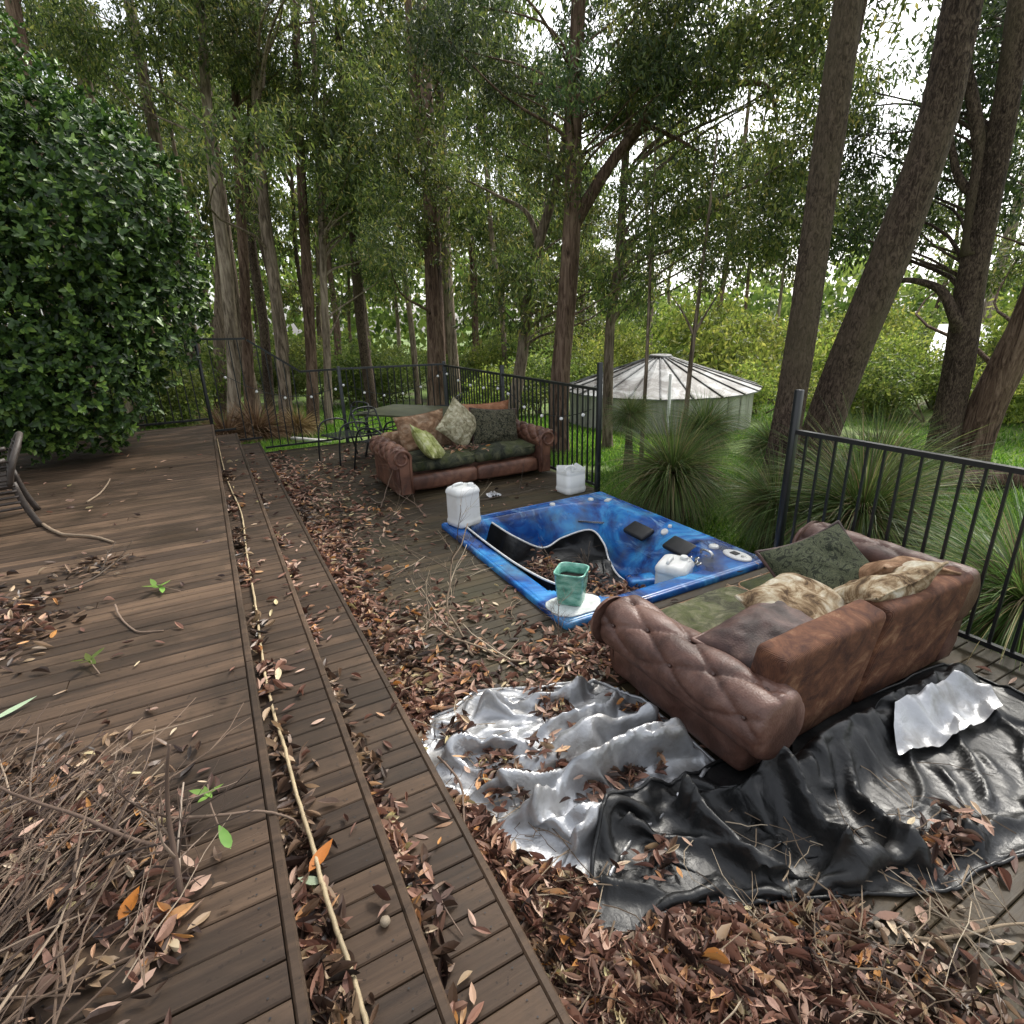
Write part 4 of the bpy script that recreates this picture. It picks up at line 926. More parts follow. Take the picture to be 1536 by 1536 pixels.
# upper deck: sparse leaves, clump by the left edge, under the brush heap
n = 110; x = rng.uniform(-2.4, XA-.08, n); litter(np.column_stack([x, rng.uniform(1.2, 8.6, n), np.full(n, ZU+.004)]), 'litter', (.035,.075), .2)
UPL = (-4, XA-.03, .3, 9.5)
litter(blob(330, -1.16, 3.42, .14, .26, .3, .03, solid_z, UPL), 'litter_dark', (.05,.09), .45); litter(blob(90, -1.14, 3.42, .13, .25, .3, .04, solid_z, UPL), 'litter', (.05,.09), .45)
litter(blob(60, -.85, 4.1, .12, .1, 0, .02, solid_z, UPL), 'litter_dark', (.05,.09), .45)
litter(blob(1300, -.74, 1.64, .17, .28, .25, .05, solid_z, UPL), 'litter_dark', (.035,.075), .5); litter(blob(480, -.66, 1.64, .17, .24, .25, .11, solid_z, UPL), 'litter', (.035,.075), .5)
litter(blob(60, -.34, 1.3, .035, .07, 0, .03, solid_z, UPL), 'litter', (.045,.08), .5)
# rest of the lower deck, sofas and spa
n = 420; x = rng.uniform(XC+.05, 3.6, n); y = rng.uniform(-.3, 9.5, n); k = ~((x > TUB[0]-.05) & (y > TUB[2]-.05) & (y < TUB[3]+.02)); litter(np.column_stack([x, y, [surf_z(a, b_)+.003 for a, b_ in zip(x, y)]])[k], 'litter', (.04,.08), .2)
litter(np.column_stack([rng.normal(2.62,.16,120), rng.normal(6.38,.1,120), np.full(120,.425)]), 'litter', (.045,.08), .3)
litter(np.column_stack([rng.normal(2.9,.3,60), rng.normal(1.75,.2,60), np.full(60,.425)]), 'litter_dark', (.03,.06), .3)
pts = []
for cx, cy, sx, sy, n in ((2.52,4.1,.1,.12,260),(2.85,3.36,.14,.07,240),(2.5,3.68,.16,.12,120),(2.35,3.5,.2,.14,150),(2.7,3.9,.12,.1,60)):
    for a_, b_ in np.column_stack([rng.normal(cx, sx, n), rng.normal(cy, sy, n)]):
        h = BV_LINER.ray_cast(Vector((a_, b_, 2)), Vector((0,0,-1)))[0]; z = max(h.z if h else -9, float(tubz(a_, b_)))
        if z < -.05: pts.append((a_, b_, z+.01+random.random()*.03))
litter(pts, 'litter', (.05,.09), .5)
# crumbs, bark strips and broken bits
for c0, sx, sy, n in (((1.1,.7),.34,.17,1500),((.7,1.5),.1,.45,600),((.72,2.6),.14,.5,500),((.8,5.0),.2,1.0,600),((1.6,2.4),.3,.15,250)):
    litter(blob(n, *c0, sx, sy, -.4 if sx > .3 else 0, .02, solid_z, LOW), 'litter_dark', (.012,.032), .6, wr=(.3,.9))
    litter(blob(n//12, *c0, sx, sy, -.4 if sx > .3 else 0, .045, solid_z, LOW), 'litter', (.07,.14), .25, wr=(.05,.1))
lo = LIT['litter'].build('leaf_litter', MT['litter']); tag(lo, 'pinkish brown dry gum leaves drifted over decks, steps and tarps', 'leaf litter', kind='stuff')
lo = LIT['litter_dark'].build('wet_leaf_litter', MT['litter_dark']); tag(lo, 'dark wet leaf litter packed under the dry leaves', 'leaf litter', kind='stuff')

# ---- twigs
def branchy(mb, p, d, L, r, depth, rg, flat=.35, bend=.5, nsub=3, zmin=None, up=0.0):
    n = max(4, int(L/.05)); P = [np.array(p, float)]; d = nrm(d)
    for k in range(n):
        d = nrm(d+rg.normal(0, bend*.22, 3)*np.array([1,1,flat])+np.array([0,0,up*.05])); q = P[-1]+d*L/n
        if zmin is not None and q[2] < zmin+r: q[2] = zmin+r; d[2] = abs(d[2])*.3
        P.append(q)
    P = np.array(P); R = np.linspace(r, r*.45, len(P)); V, F = tube(P, R, 5 if r < .006 else 7); mb.add(V, F)
    if depth > 0:
        for k in range(nsub):
            i = rg.integers(1, len(P)-1); t = nrm(P[i]-P[i-1]); s = nrm(rg.normal(size=3)*np.array([1,1,flat+.1])+np.array([0,0,up*.4])); branchy(mb, P[i], nrm(t*.75+s*.8), L*rg.uniform(.35,.65), R[i]*.65, depth-1, rg, flat, bend, nsub, zmin, up)
def fallen(label, p, d, L, r, depth, seed, m='twig', **kw):
    rg = np.random.default_rng(seed); mb = MB(); branchy(mb, (0,0,r), d, L, r, depth, rg, zmin=.001, **kw)
    return tag(mb.build('fallen_branch', MT[m], None, True, p), label, 'branch', 'fallen branches on the decks')
# dry tangle on the lower deck left of the spa
fallen('tangle of pale lichened twigs on the lower deck between leaf drift and spa', (1.12, 2.72, .004), (-.12, 1, .12), 1.25, .009, 3, 21, flat=.4, bend=.8, nsub=4, up=.5)
fallen('dark-tipped branching stick beside the pale twig tangle', (1.38, 2.5, .004), (-.5, .55, .05), .75, .009, 2, 22, flat=.3, bend=.7, nsub=4, up=.4)
fallen('twig bundle in front of the left arm of the far sofa', (1.75, 5.3, .004), (.1, .7, .1), .7, .006, 2, 23, flat=.3, bend=.8, nsub=4, up=.4)
fallen('pale curved twigs leaning by the scroll arm of the far sofa', (1.42, 5.85, .004), (.15, .6, .35), .6, .006, 2, 24, flat=.6, bend=1.0, nsub=3, up=.6)
fallen('thin stick lying between the near jerry can and the cut one', (2.3, 5.5, .004), (1, -.05, .02), .95, .007, 1, 25, m='twig_dark', flat=.1, bend=.5, nsub=3)
fallen('thin branch with side twigs on the bare front corner of the lower deck', (1.7, .52, .004), (.75, -.1, .02), .5, .007, 2, 26, flat=.15, bend=.6, nsub=3)
fallen('twig lying across the leaf drift beside the silver tarp', (.62, 2.0, .05), (.1, -1, .0), 1.0, .006, 1, 27, flat=.15, bend=.5, nsub=3)
fallen('dead grassy twigs poking up beside the front of the near sofa', (1.62, 2.55, .004), (.3, .1, .8), .32, .004, 3, 28, flat=1.0, bend=.7, nsub=5, up=.8)
fallen('forked branch standing in the spa liner', (2.62, 3.6, -.28), (-.05, .2, 1), .36, .011, 2, 29, m='twig_dark', flat=1.0, bend=.5, nsub=3)
fallen('thin pale twigs caught on the left wall of the spa liner', (2.3, 3.6, -.27), (-.2, .5, .6), .45, .005, 2, 30, flat=1.0, bend=1.0, nsub=4)
# sticks on the upper deck, traced on the boards
def stick(label, pts, r, m='twig', r1=None, n=40, name='stick', seed=0):
    rg = np.random.default_rng(seed); P = spline(np.array(pts, float), n); P[:,:2] += rg.normal(0, r*.12, (n,2)); R = np.linspace(r, r1 if r1 else r*.6, n)*(1+.06*vnoise(np.column_stack([np.arange(n)*.4, np.zeros(n), np.zeros(n)]), seed))
    base = P[0].copy(); return tag(mk(name, *tube(P-base, R, 8), MT[m], smooth=True, loc=tuple(base)), label, 'stick')
vine_xy = [(-.039,9.3),(-.025,7.294),(.002,6.289),(.048,5.273),(.022,4.246),(.010,3.421),(-.004,2.919),(-.012,2.525),(-.006,2.204),(.006,1.975),(.012,1.750),(.02,1.600),(.028,1.468),(.03,1.344),(.038,1.206),(.052,1.082),(.058,.936),(.07,.75),(.08,.5)]
stick('long pale cream stick lying along the upper step', [(x, y, Z1+.016+(.03 if 1.2 < y < 2.0 else .0)) for x, y in vine_xy], .0062, 'vine', .0075, 220, seed=5)
stick('bleached stick with dark end beside the wicker chair', [(-1.36,5.35,ZU+.016),(-1.167,4.956,ZU+.015),(-1.083,4.857,ZU+.014),(-.927,4.727,ZU+.012),(-.785,4.519,ZU+.01)], .012, 'twig')
stick('thin curved stick on the bare upper deck beyond the wicker chair', [(-1.112,5.796,ZU+.008),(-1.048,6.053,ZU+.01),(-1.029,6.427,ZU+.012),(-1.035,6.629,ZU+.01)], .009, 'twig')
stick('small hooked twig on the middle of the upper deck', [(-.649,3.344,ZU+.03),(-.619,3.22,ZU+.012),(-.563,3.072,ZU+.007),(-.514,2.992,ZU+.007),(-.413,2.946,ZU+.006)], .0055, 'twig')
stick('thin twig running from the brush heap across the deck edge', [(-.33,1.6,ZU+.05),(-.2,1.56,ZU+.03),(-.1,1.53,ZU+.02),(-.02,1.5,ZU-.02),(.0,1.49,ZU-.06)], .005, 'twig')
fallen('dark twig clump near the leaf patch on the upper deck', (-1.0, 3.75, ZU+.003), (.8, -.1, .05), .45, .007, 2, 31, m='twig_dark', flat=.3, bend=.7, nsub=3)
# brush heap bottom left
fallen('grey forked branch standing at the edge of the brush heap', (-.30, 1.33, ZU+.004), (-.04, .6, .5), .42, .0085, 3, 33, flat=.6, bend=.5, nsub=4, up=.7)
fallen('bare branching bough lying across the brush heap', (-.36, 1.5, ZU+.06), (-.55, .4, .12), .55, .0065, 3, 34, flat=.5, bend=.6, nsub=4, up=.6)
mb = MB(); rg = np.random.default_rng(77)
for k in range(300):
    c0 = np.array([rg.normal(-.7,.17), rg.normal(1.52,.26), ZU+rg.uniform(.02,.12)]); a = rg.normal(1.0,.5); L = rg.uniform(.15,.6); d = np.array([math.cos(a), math.sin(a), rg.normal(.0,.1)])
    t = np.linspace(-.5, .5, 5)[:,None]; P = c0+d*t*L+np.array([0,0,1.])*(.05*(t**2)*rg.normal())+np.array([-d[1],d[0],0])*(.2*L*(t**2)*rg.normal()); P[:,2] = np.maximum(P[:,2], ZU+.006); P[:,0] = np.minimum(P[:,0], XA-.05); P[1:-1] += rg.normal(0,.007,(3,3))
    rr_ = rg.uniform(.0012,.004)*(1.6 if k % 9 == 0 else 1); V, F = tube(P, np.linspace(1, .5, 5)*rr_, 5, False); mb.add(V, F)
    if k % 3 == 0:
        q = P[2]; d2 = nrm(d+rg.normal(0,.6,3)); V, F = tube([q, q+d2*.08+np.array([0,0,.01]), q+d2*.17], [rr_*.7, rr_*.5, rr_*.3], 4, False); mb.add(V, F)
tag(mb.build('brush_heap', MT['brush']), 'heap of thin dry twigs on the near end of the upper deck', 'twigs', kind='stuff')
mb = MB(); rg = np.random.default_rng(78)
for k in range(300):
    if k < 170: c0 = np.array([rg.normal(1.4,.5), rg.normal(.55,.24), .045])
    elif k < 230: c0 = np.array([rg.uniform(.6,.9), rg.uniform(.8,2.6), .04])
    else: c0 = np.array([rg.uniform(.6,1.7), rg.uniform(2.3,6.5), .02])
    if c0[0] < XC+.06: continue
    a = rg.uniform(0,6.28); L = rg.uniform(.1,.4); d = np.array([math.cos(a), math.sin(a), rg.normal(0,.08)]); t = np.linspace(-.5,.5,5)[:,None]
    P = c0+d*t*L+np.array([-d[1],d[0],0])*(.5*L*(t**2)*rg.normal())+rg.normal(0,.006,(5,3)); P[:,2] = np.maximum(P[:,2], .006); P[:,0] = np.maximum(P[:,0], XC+.01); V, F = tube(P, np.linspace(1,.5,5)*rg.uniform(.0014,.0034), 4, False); mb.add(V, F)
tag(mb.build('scattered_twigs', MT['twig']), 'thin dry twigs scattered through the leaf drifts on the lower deck', 'twigs', kind='stuff')
# ---- single leaves, sprigs and nuts
def one_leaf(name, label, p, rz, L, wd, m, cat='leaf', tilt=.15):
    V, F = LT[0]; o = mk(name, V*np.array([wd, L, L*.25]), F, m, smooth=True, loc=p); o.rotation_euler = (tilt, .1, rz); return tag(o, label, cat)
MT['leaf_orange'] = leafmat('orange_fallen_leaf', [(0,(.6,.24,.02)),(1,(.62,.26,.03))], .4, .1); MT['leaf_sage'] = leafmat('sage_leaf', [(0,(.3,.38,.24)),(1,(.34,.42,.27))], .5, .15)
one_leaf('fallen_leaf', 'single bright orange leaf beside the brush heap', (-.417, 1.383, ZU+.02), -.5, .085, .036, MT['leaf_orange'])
one_leaf('fallen_leaf', 'long sage green leaf on the upper deck by the left edge', (-.9, 2.55, ZU+.01), -1.1, .15, .03, MT['leaf_sage'])
one_leaf('fallen_leaf', 'folded orange-brown leaf resting on the pale stick', (.045, 1.42, Z1+.05), -.9, .11, .04, MT['leaf_orange'])
one_leaf('fallen_leaf', 'pale green leaf beside the pale stick', (.0, 1.36, Z1+.04), 1.0, .075, .03, MT['leaf_sage'])
one_leaf('fallen_leaf', 'green leaf standing on a twig beside the brush heap', (-.19, 1.45, ZU+.05), .5, .075, .03, MT['leaf_new'], tilt=.8)
def sprig(label, p, rz, n, L, m):
    t = thing('leafy_sprig', label, 'sprig', p, rz); mk('stem', *tube(spline([(0,-.09,.004),(0,0,.02),(.01,.07,.03)], 8), .0025, 5), MT['twig'], t, True)
    V, F = LT[4]; me = mesh('leaf', V*np.array([L*.34, L, L*.25])+np.array([0,L*.5,0]), F, True); me.materials.append(m)
    for k in range(n): link('leaf', me, None, t, (0, .02+.008*k, .025), (random.uniform(-.1,.45), random.uniform(-.4,.4), k*2.4), (1,1,1))
sprig('fresh green sprig lying on the middle of the upper deck', (-.419, 3.448, ZU+.005), .9, 7, .085, MT['leaf_new'])
sprig('darker green sprig on the upper deck near the left edge', (-.672, 2.744, ZU+.005), .4, 5, .075, MT['leaf_mid'])
sprig('small green sprig on the grey forked branch', (-.22, 1.58, ZU+.05), .2, 5, .05, MT['leaf_new'])
sprig('dry curled leaf cluster on the lower step', (.36, 1.22, Z2+.005), .2, 4, .06, MT['litter_dark'])
bm = bmesh.new(); bmesh.ops.create_icosphere(bm, subdivisions=2, radius=1); NUT = bpy.data.meshes.new('gumnut')
for v in bm.verts: v.co.z *= .85; v.co *= 1+.06*math.sin(v.co.x*5)*math.cos(v.co.y*4)
bm.to_mesh(NUT); bm.free(); NUT.materials.append(simple('gumnut_shell', (.3,.24,.17), .6, 0, .3, 40, .4)); NUT.polygons.foreach_set('use_smooth', np.ones(len(NUT.polygons), bool))
for lb, p, r in (('round pale gumnut on the upper step near the pale stick', (.165,1.155,Z1+.014), .015), ('gumnut on the bare front corner of the lower deck', (1.93,.5,.014), .013), ('gumnut by the edge of the front leaf heap', (1.62,.6,.03), .012), ('gumnut at the foot of the pale twig tangle', (1.1,2.78,.013), .013), ('gumnut beside the leaf drift under the pale twig tangle', (.9,3.05,.014), .013)):
    tag(link('gumnut', NUT, None, None, p, None, (r,r,r)), lb, 'gumnut', 'gumnuts')
# ================================================================== foliage clouds (shared meshes)
def leaf2(L, w, fold=.15):
    return np.array([(0,0,0),(-w/2,-fold*w,-L*.45),(0,0,-L),(w/2,-fold*w,-L*.45)], float), [np.array([(0,1,2),(0,2,3)])]
def cloud_mesh(name, m, nclump, per, L, w, seed, hang=.75, rad=(1,1,.8), sig=.17, shell=.35):
    rg = np.random.default_rng(seed); d = nrm(rg.normal(size=(nclump,3))); r = rg.uniform(shell, 1, nclump)**.6
    lump = 1+.3*vnoise(d*2.2+seed, seed)
    c = d*(r*lump)[:,None]*np.array(rad)
    n = nclump*per; P = np.repeat(c, per, 0)+rg.normal(0, sig, (n,3))*np.array([1,1,.8])
    P[:,2] -= rg.uniform(0,.1,n)
    tilt = np.abs(rg.normal(0, 1.0-hang, n))*1.6+.1; az = rg.uniform(0, 6.28, n)
    Rm = rotm(np.tile([0,0,1.], (n,1)), az)@rotm(np.tile([1.,0,0], (n,1)), tilt)@rotm(np.tile([0,0,1.], (n,1)), rg.uniform(0,6.28,n))
    tv, tf = leaf2(L, w); V, F = scatter(tv, tf, P, Rm, rg.uniform(.65,1.25,n))
    mb = MB(); mb.add(V, F)
    for k in range(0, nclump, 2):
        t = np.linspace(0, 1, 4)[:,None]; Q = c[k]*(.15+.85*t)+np.array([0,0,.12])*np.sin(np.pi*t)*1.0; Vt, Ft = tube(Q, np.linspace(.012,.004,4), 3, False); mb.add(Vt, Ft)
    V, F = mb.get(); me = mesh(name, V, F, False); me.materials.append(m); return me
CL = {}
CL['gum'] = [cloud_mesh('crown', MT['leaf_gum'], 58, 17, .17, .046, 100+k, .45, sig=.14) for k in range(4)]
CL['gum2'] = [cloud_mesh('crown', MT['leaf_gum2'], 58, 17, .17, .048, 200+k, .5, sig=.14) for k in range(3)]
CL['far'] = [cloud_mesh('crown', MT['leaf_gum'], 60, 14, .19, .07, 300+k, .6, sig=.14) for k in range(3)]
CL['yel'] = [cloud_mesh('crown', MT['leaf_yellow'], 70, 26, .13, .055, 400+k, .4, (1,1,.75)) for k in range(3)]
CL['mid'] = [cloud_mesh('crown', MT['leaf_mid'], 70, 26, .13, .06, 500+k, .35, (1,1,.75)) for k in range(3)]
TREES = []
def trunk_tube(P, R, n=14, seed=0, rough=.1):
    P = spline(P, max(10, int(len(P)*6))); k = len(P); R = np.interp(np.linspace(0,1,k), np.linspace(0,1,len(R)), R)
    V, F = tube(P, R, n, True); c = np.repeat(P, n, 0); body = V[:k*n]; d = body-c
    s = 1+rough*vnoise(np.column_stack([d/np.repeat(R, n)[:,None]*1.6, body[:,2:3]*.8])[:, [0,1,3]]+seed, seed)+rough*.6*vnoise(np.column_stack([d/np.repeat(R, n)[:,None]*4, body[:,2:3]*1.5])[:, [0,1,3]], seed+3)
    flare = 1+.3*np.exp(-(body[:,2]-body[:,2].min())/.25)
    V[:k*n] = c+d*(s*flare)[:,None]; return V, F, P, R
LG = 'clustered trunks behind the back fence'
def tree(name, label, pts, r, bark, top=9.0, group=None, limbs=(), n=16, extra=()):
    pts = [np.array(p, float) for p in pts]
    g0 = float(gz(pts[0][0], pts[0][1])); d = pts[0]-pts[1]
    if pts[0][2] > g0+.1:
        q = pts[0]+d/np.linalg.norm(d)*(pts[0][2]-g0)*.9; q[2] = g0-.15; pts = [q]+pts
    else: pts[0][2] = g0-.15
    if pts[-1][2] < top:
        d = nrm(pts[-1]-pts[-2])*.7+np.array([0,0,.3]); d /= d[2]; h = top-pts[-1][2]; pts += [pts[-1]+d*h*.5+np.array([.08,.05,0])*h*.3, pts[-1]+d*h]
    base = np.array([pts[0][0], pts[0][1], g0]); P = np.array(pts)
    t = thing(name, label, 'tree', tuple(base), 0, group)
    hh = (P[:,2]-P[0,2])/(P[-1,2]-P[0,2]); R = r*(1.12-.85*hh**1.15)
    R = R*(.82 if group == LG else .92)
    V, F, SP, SR = trunk_tube(P, R, n, int(abs(base[0]*37+base[1]*11)) % 97, .09)
    mk('trunk', V-base, F, MT[bark], t, True)
    for lp, lr in limbs:
        V, F, _, _ = trunk_tube(np.array(lp, float), [lr, lr*.75, lr*.5, lr*.2], 8, 3, .08); mk('limb', V-base, F, MT[bark], t, True)
    T = dict(root=t, P=SP, R=SR, base=base, bark=bark); TREES.append(T); return T
def add_cloud(T, pos, sc, kind, rg, limb=True, own=None):
    pos = np.array(pos, float); P = T['P']
    if limb:
        hd = np.linalg.norm(P[:,:2]-pos[:2], axis=1); cost = np.abs(P[:,2]-(pos[2]-.55*hd))+.2*hd; i = int(np.argmin(cost)); a = P[i]
        L = np.linalg.norm(pos-a)
        if L > .4:
            mid = a*.5+pos*.5+np.array([rg.normal(0,.12*L), rg.normal(0,.12*L), .12*L*rg.uniform(-.2,1)]); Q = spline([a, a*.75+mid*.25+np.array([0,0,.05*L]), mid, pos], 10)
            V, F = tube(Q, np.linspace(min(T['R'][i]*.5, .014+.009*L), .008, 10), 6); mk('limb', V-T['base'], F, MT[T['bark']], T['root'], True)
    me = CL[kind][rg.integers(len(CL[kind]))]
    link('crown', me, None, T['root'], tuple(pos-T['base']), (rg.uniform(-.3,.3), rg.uniform(-.3,.3), rg.uniform(0,6.28)), tuple(np.array([1,1,rg.uniform(.75,1.05)])*sc*rg.uniform(.85,1.15)))
rgt = np.random.default_rng(5)
HT = {}
HT['T1'] = tree('gum_tree', 'tall straight rough-barked gum just behind the tall post beside the spa', [(5.28,3.97,-.39),(5.34,3.89,.47),(5.36,3.85,1.84),(5.37,3.84,3.17),(5.37,3.83,4.4)], .155, 'bark_dark', 11, None, [([(5.40,3.87,2.9),(5.46,3.87,3.56),(5.49,3.84,4.0),(5.54,3.80,4.7),(5.6,3.7,6.5)], .075)], 20)
HT['T2'] = tree('gum_tree', 'thick gum leaning away beside the fence, knobbly grey-brown bark', [(5.98,4.01,-.04),(6.04,3.92,.68),(6.13,3.78,1.55),(6.23,3.60,2.5),(6.31,3.47,3.44),(6.33,3.44,4.42)], .205, 'bark_dark', 11, None, (), 22)
HT['T3'] = tree('gum_tree', 'dark forked gum with a hooked dead limb beyond the near fence', [(10.03,4.51,-.51),(10.03,4.52,.95),(10.0,4.59,2.17),(9.99,4.61,3.29),(9.98,4.64,4.47),(9.94,4.72,5.56)], .2, 'bark_dark', 11, None, [([(9.98,4.62,2.6),(9.93,4.72,3.3),(9.91,4.78,3.89),(9.79,5.02,4.71),(9.68,5.23,5.43),(9.57,5.42,6.6)], .13), ([(10.0,4.55,1.5),(9.77,4.60,1.77),(9.69,4.77,2.10),(9.59,4.97,2.24),(9.45,5.23,2.30),(9.38,5.36,2.20)], .09), ([(9.99,4.61,3.29),(9.83,4.93,3.59),(9.73,5.13,4.19),(9.62,5.33,4.86)], .07)], 16)
HT['T3b'] = tree('gum_tree', 'orange-barked gum leaning out of frame behind the near fence', [(10.36,4.26,-.39),(10.39,4.19,.45),(10.44,4.05,1.24),(10.49,3.94,2.05)], .25, 'bark_red', 9, None, (), 16)
HT['M1'] = tree('gum_tree', 'straight dark gum behind the cut jerry can with a long arching limb', [(5.65,8.85,-.66),(5.67,8.83,.72),(5.75,8.78,1.87),(5.84,8.72,3.45),(5.87,8.71,5.14),(5.91,8.68,6.4)], .185, 'bark_red', 11, None, [([(5.86,8.71,3.4),(6.38,8.34,4.29),(6.80,8.0,4.83),(7.26,7.59,5.2),(7.66,7.18,5.13),(7.97,6.83,5.02),(8.11,6.67,4.54)], .1), ([(6.24,8.44,4.13),(6.69,8.09,4.67),(7.08,7.76,4.53),(7.45,7.4,4.22)], .055)], 18)
HT['M2'] = tree('gum_tree', 'slanting pale sapling crossing in front of the straight dark gum', [(5.32,10.19,-.19),(5.56,10.07,1.14),(5.79,9.94,2.84),(6.12,9.74,4.04),(6.31,9.61,4.96),(6.39,9.56,6.02)], .13, 'bark_grey', 8, None, [([(5.92,9.86,3.1),(5.70,9.99,3.74),(5.27,10.22,4.02),(4.74,10.48,4.3)], .055)])
HT['M3'] = tree('gum_tree', 'stout forked gum right behind the grey back balustrade', [(4.29,11.74,-.3),(4.39,11.7,1.13),(4.45,11.68,2.96),(4.52,11.66,4.74),(4.5,11.66,5.82),(4.57,11.64,7.33)], .215, 'bark_red', 12, None, [([(4.50,11.66,4.4),(4.40,11.70,5.29),(4.33,11.73,6.13),(4.34,11.72,7.32),(4.3,11.7,9)], .14)], 18)
HT['M4'] = tree('gum_tree', 'slim pale trunk standing left of the water tank', [(6.70,8.72,-.45),(6.69,8.73,1.61),(6.77,8.67,2.52),(6.81,8.64,3.38),(6.84,8.62,4.38)], .1, 'bark_grey', 8)
HT['M5'] = tree('gum_sapling', 'thin forked sapling in front of the water tank roof', [(6.51,6.5,.18),(6.52,6.49,1.06),(6.54,6.47,1.74),(6.56,6.45,2.29),(6.58,6.43,2.9)], .045, 'bark_grey', 4.2, None, [([(6.54,6.47,1.6),(6.41,6.60,1.93),(6.27,6.74,2.2)], .02), ([(6.54,6.47,1.65),(6.65,6.35,1.96),(6.78,6.21,2.3)], .02)])
HT['M6'] = tree('gum_sapling', 'very thin straight sapling before the left half of the water tank', [(6.3,7.24,.09),(6.31,7.24,1.23),(6.3,7.24,2.33),(6.29,7.25,3.26)], .037, 'bark_grey', 4.4)
LG = 'clustered trunks behind the back fence'
HT['L1'] = tree('gum_tree', 'pale leaning trunk nearest the bush in the left trunk cluster', [(.46,15.49,.06),(.62,15.49,1.17),(.82,15.48,3.24),(.88,15.47,4.6),(1.04,15.47,6.5),(1.24,15.45,8.24)], .175, 'bark_pale', 13, LG)
HT['L2'] = tree('gum_tree', 'slim brown trunk second in the left trunk cluster', [(.84,15.98,-.03),(.97,15.97,1.12),(1.25,15.95,3.28),(1.49,15.93,5.39),(1.75,15.9,7.33),(1.93,15.88,8.53)], .15, 'bark_red', 13, LG)
HT['L4'] = tree('gum_tree', 'wavy dark trunk third in the left trunk cluster', [(1.39,16.94,-.02),(1.57,16.93,2.07),(1.59,16.93,3.83),(1.77,16.91,5.48),(2.17,16.86,7.3),(2.55,16.81,9.0)], .15, 'bark_dark', 13, LG)
HT['L3'] = tree('gum_tree', 'bent pale trunk fourth in the left trunk cluster, with a crooked top limb', [(1.54,14.92,-.14),(1.64,14.91,.82),(1.75,14.9,2.77),(1.77,14.9,4.16),(1.9,14.88,5.83),(2.07,14.86,7.49)], .175, 'bark_grey', 12, LG, [([(2.05,14.7,6.6),(2.28,14.62,7.33),(2.71,14.55,7.7),(3.37,14.41,7.85)], .07)])
HT['L5'] = tree('gum_tree', 'reddish trunk of the close pair left of the grey fence post', [(2.22,15.34,-.52),(2.36,15.32,.74),(2.58,15.28,3.24),(2.73,15.26,5.08),(2.92,15.22,7.02),(3.1,15.19,8.46)], .165, 'bark_red', 12, LG)
HT['L6'] = tree('gum_tree', 'thinner pale trunk of the close pair left of the grey fence post', [(2.57,15.29,-.64),(2.74,15.26,.72),(2.9,15.23,2.64),(3.05,15.2,4.26),(3.18,15.17,6.03)], .115, 'bark_pale', 11, LG)
HT['L7'] = tree('gum_tree', 'tall trunk standing behind the left trunk cluster beside the bush', [(.22,20.0,-.24),(.54,19.99,1.74),(.98,19.98,3.97),(1.33,19.96,7.03),(1.79,19.92,10.09)], .19, 'bark_grey', 15, LG)
HT['L8'] = tree('gum_tree', 'dark trunk rising above the bush at the top left corner', [(-2.2,13.9,-.5),(-1.95,13.9,3),(-1.76,13.89,6.56),(-1.66,13.9,7.46)], .19, 'bark_red', 13, LG)
HT['L9'] = tree('gum_tree', 'pinkish pale trunk above the bush beside the top left corner', [(-1.9,17,-.5),(-1.5,16.96,4),(-1.13,16.96,7.5),(-.87,16.98,9.12)], .23, 'bark_pale', 14, LG)
HT['L10'] = tree('gum_tree', 'brown trunk above the right shoulder of the bush', [(-.3,20,-.5),(-.15,20,4),(-.08,20,7.66),(-.04,20,10.06)], .24, 'bark_grey', 15, LG)
MASS = [('mid',(5.25,9.67,3.98),(2.13,-1.16,-.07),(.05,-.03,2.05),(.76,1.41,0),34,('M1','M2','M3'),'gum'),
('midtop',(5.74,8.55,5.76),(1.71,-1.14,-.13),(0,0,.74),(.67,1.0,0),20,('M1','M3'),'gum2'),
('rmid',(8.08,7.47,3.37),(.67,-.73,-.07),(-.07,.08,1.2),(.88,.81,0),13,('M4','M1'),'gum'),
('rtop',(7.76,7.08,5.56),(.98,-1.06,-.22),(-.05,.06,.81),(.96,.88,0),18,('M1','M4'),'gum'),
('r2',(10.57,6.67,4.75),(.39,-.61,-.12),(-.16,.25,1.85),(1.1,.69,0),13,('T3',),'gum2'),
('r3',(11.29,5.36,4.92),(.28,-.58,-.14),(-.13,.27,1.5),(1.17,.56,0),12,('T3','T3b'),'gum2'),
('r3b',(12.3,5.56,2.76),(.23,-.5,-.05),(-.04,.09,.54),(.73,.33,0),3,('T3b',),'gum'),
('l1',(2.89,13.7,6.21),(1.39,-.3,.08),(.25,-.05,1.84),(.41,1.96,0),19,('L3','L5','L6'),'gum'),
('l2',(2.29,16.34,7.67),(1.13,-.16,.11),(.23,-.03,1.41),(.28,1.98,0),10,('L2','L4'),'gum'),
('l3',(.42,15.49,7.68),(1.44,-.04,.22),(.14,0,.68),(.04,1.5,0),7,('L1','L10'),'gum'),
('l4',(-1.51,15.43,7.64),(.82,.08,.17),(.1,.01,.42),(-.15,1.49,0),4,('L8','L9'),'gum'),
('l5',(4.27,15.94,4.57),(.96,-.26,.01),(.22,-.06,1.99),(.39,1.45,0),15,('L5','L6','M3'),'gum'),
('rlow',(6.70,6.30,2.75),(.25,-.26,-.02),(-.03,.03,.44),(.44,.41,0),3,('M5',),'gum'),
('m6',(6.34,7.21,3.4),(.25,-.22,-.02),(-.02,.02,.54),(.4,.45,0),3,('M6',),'gum')]
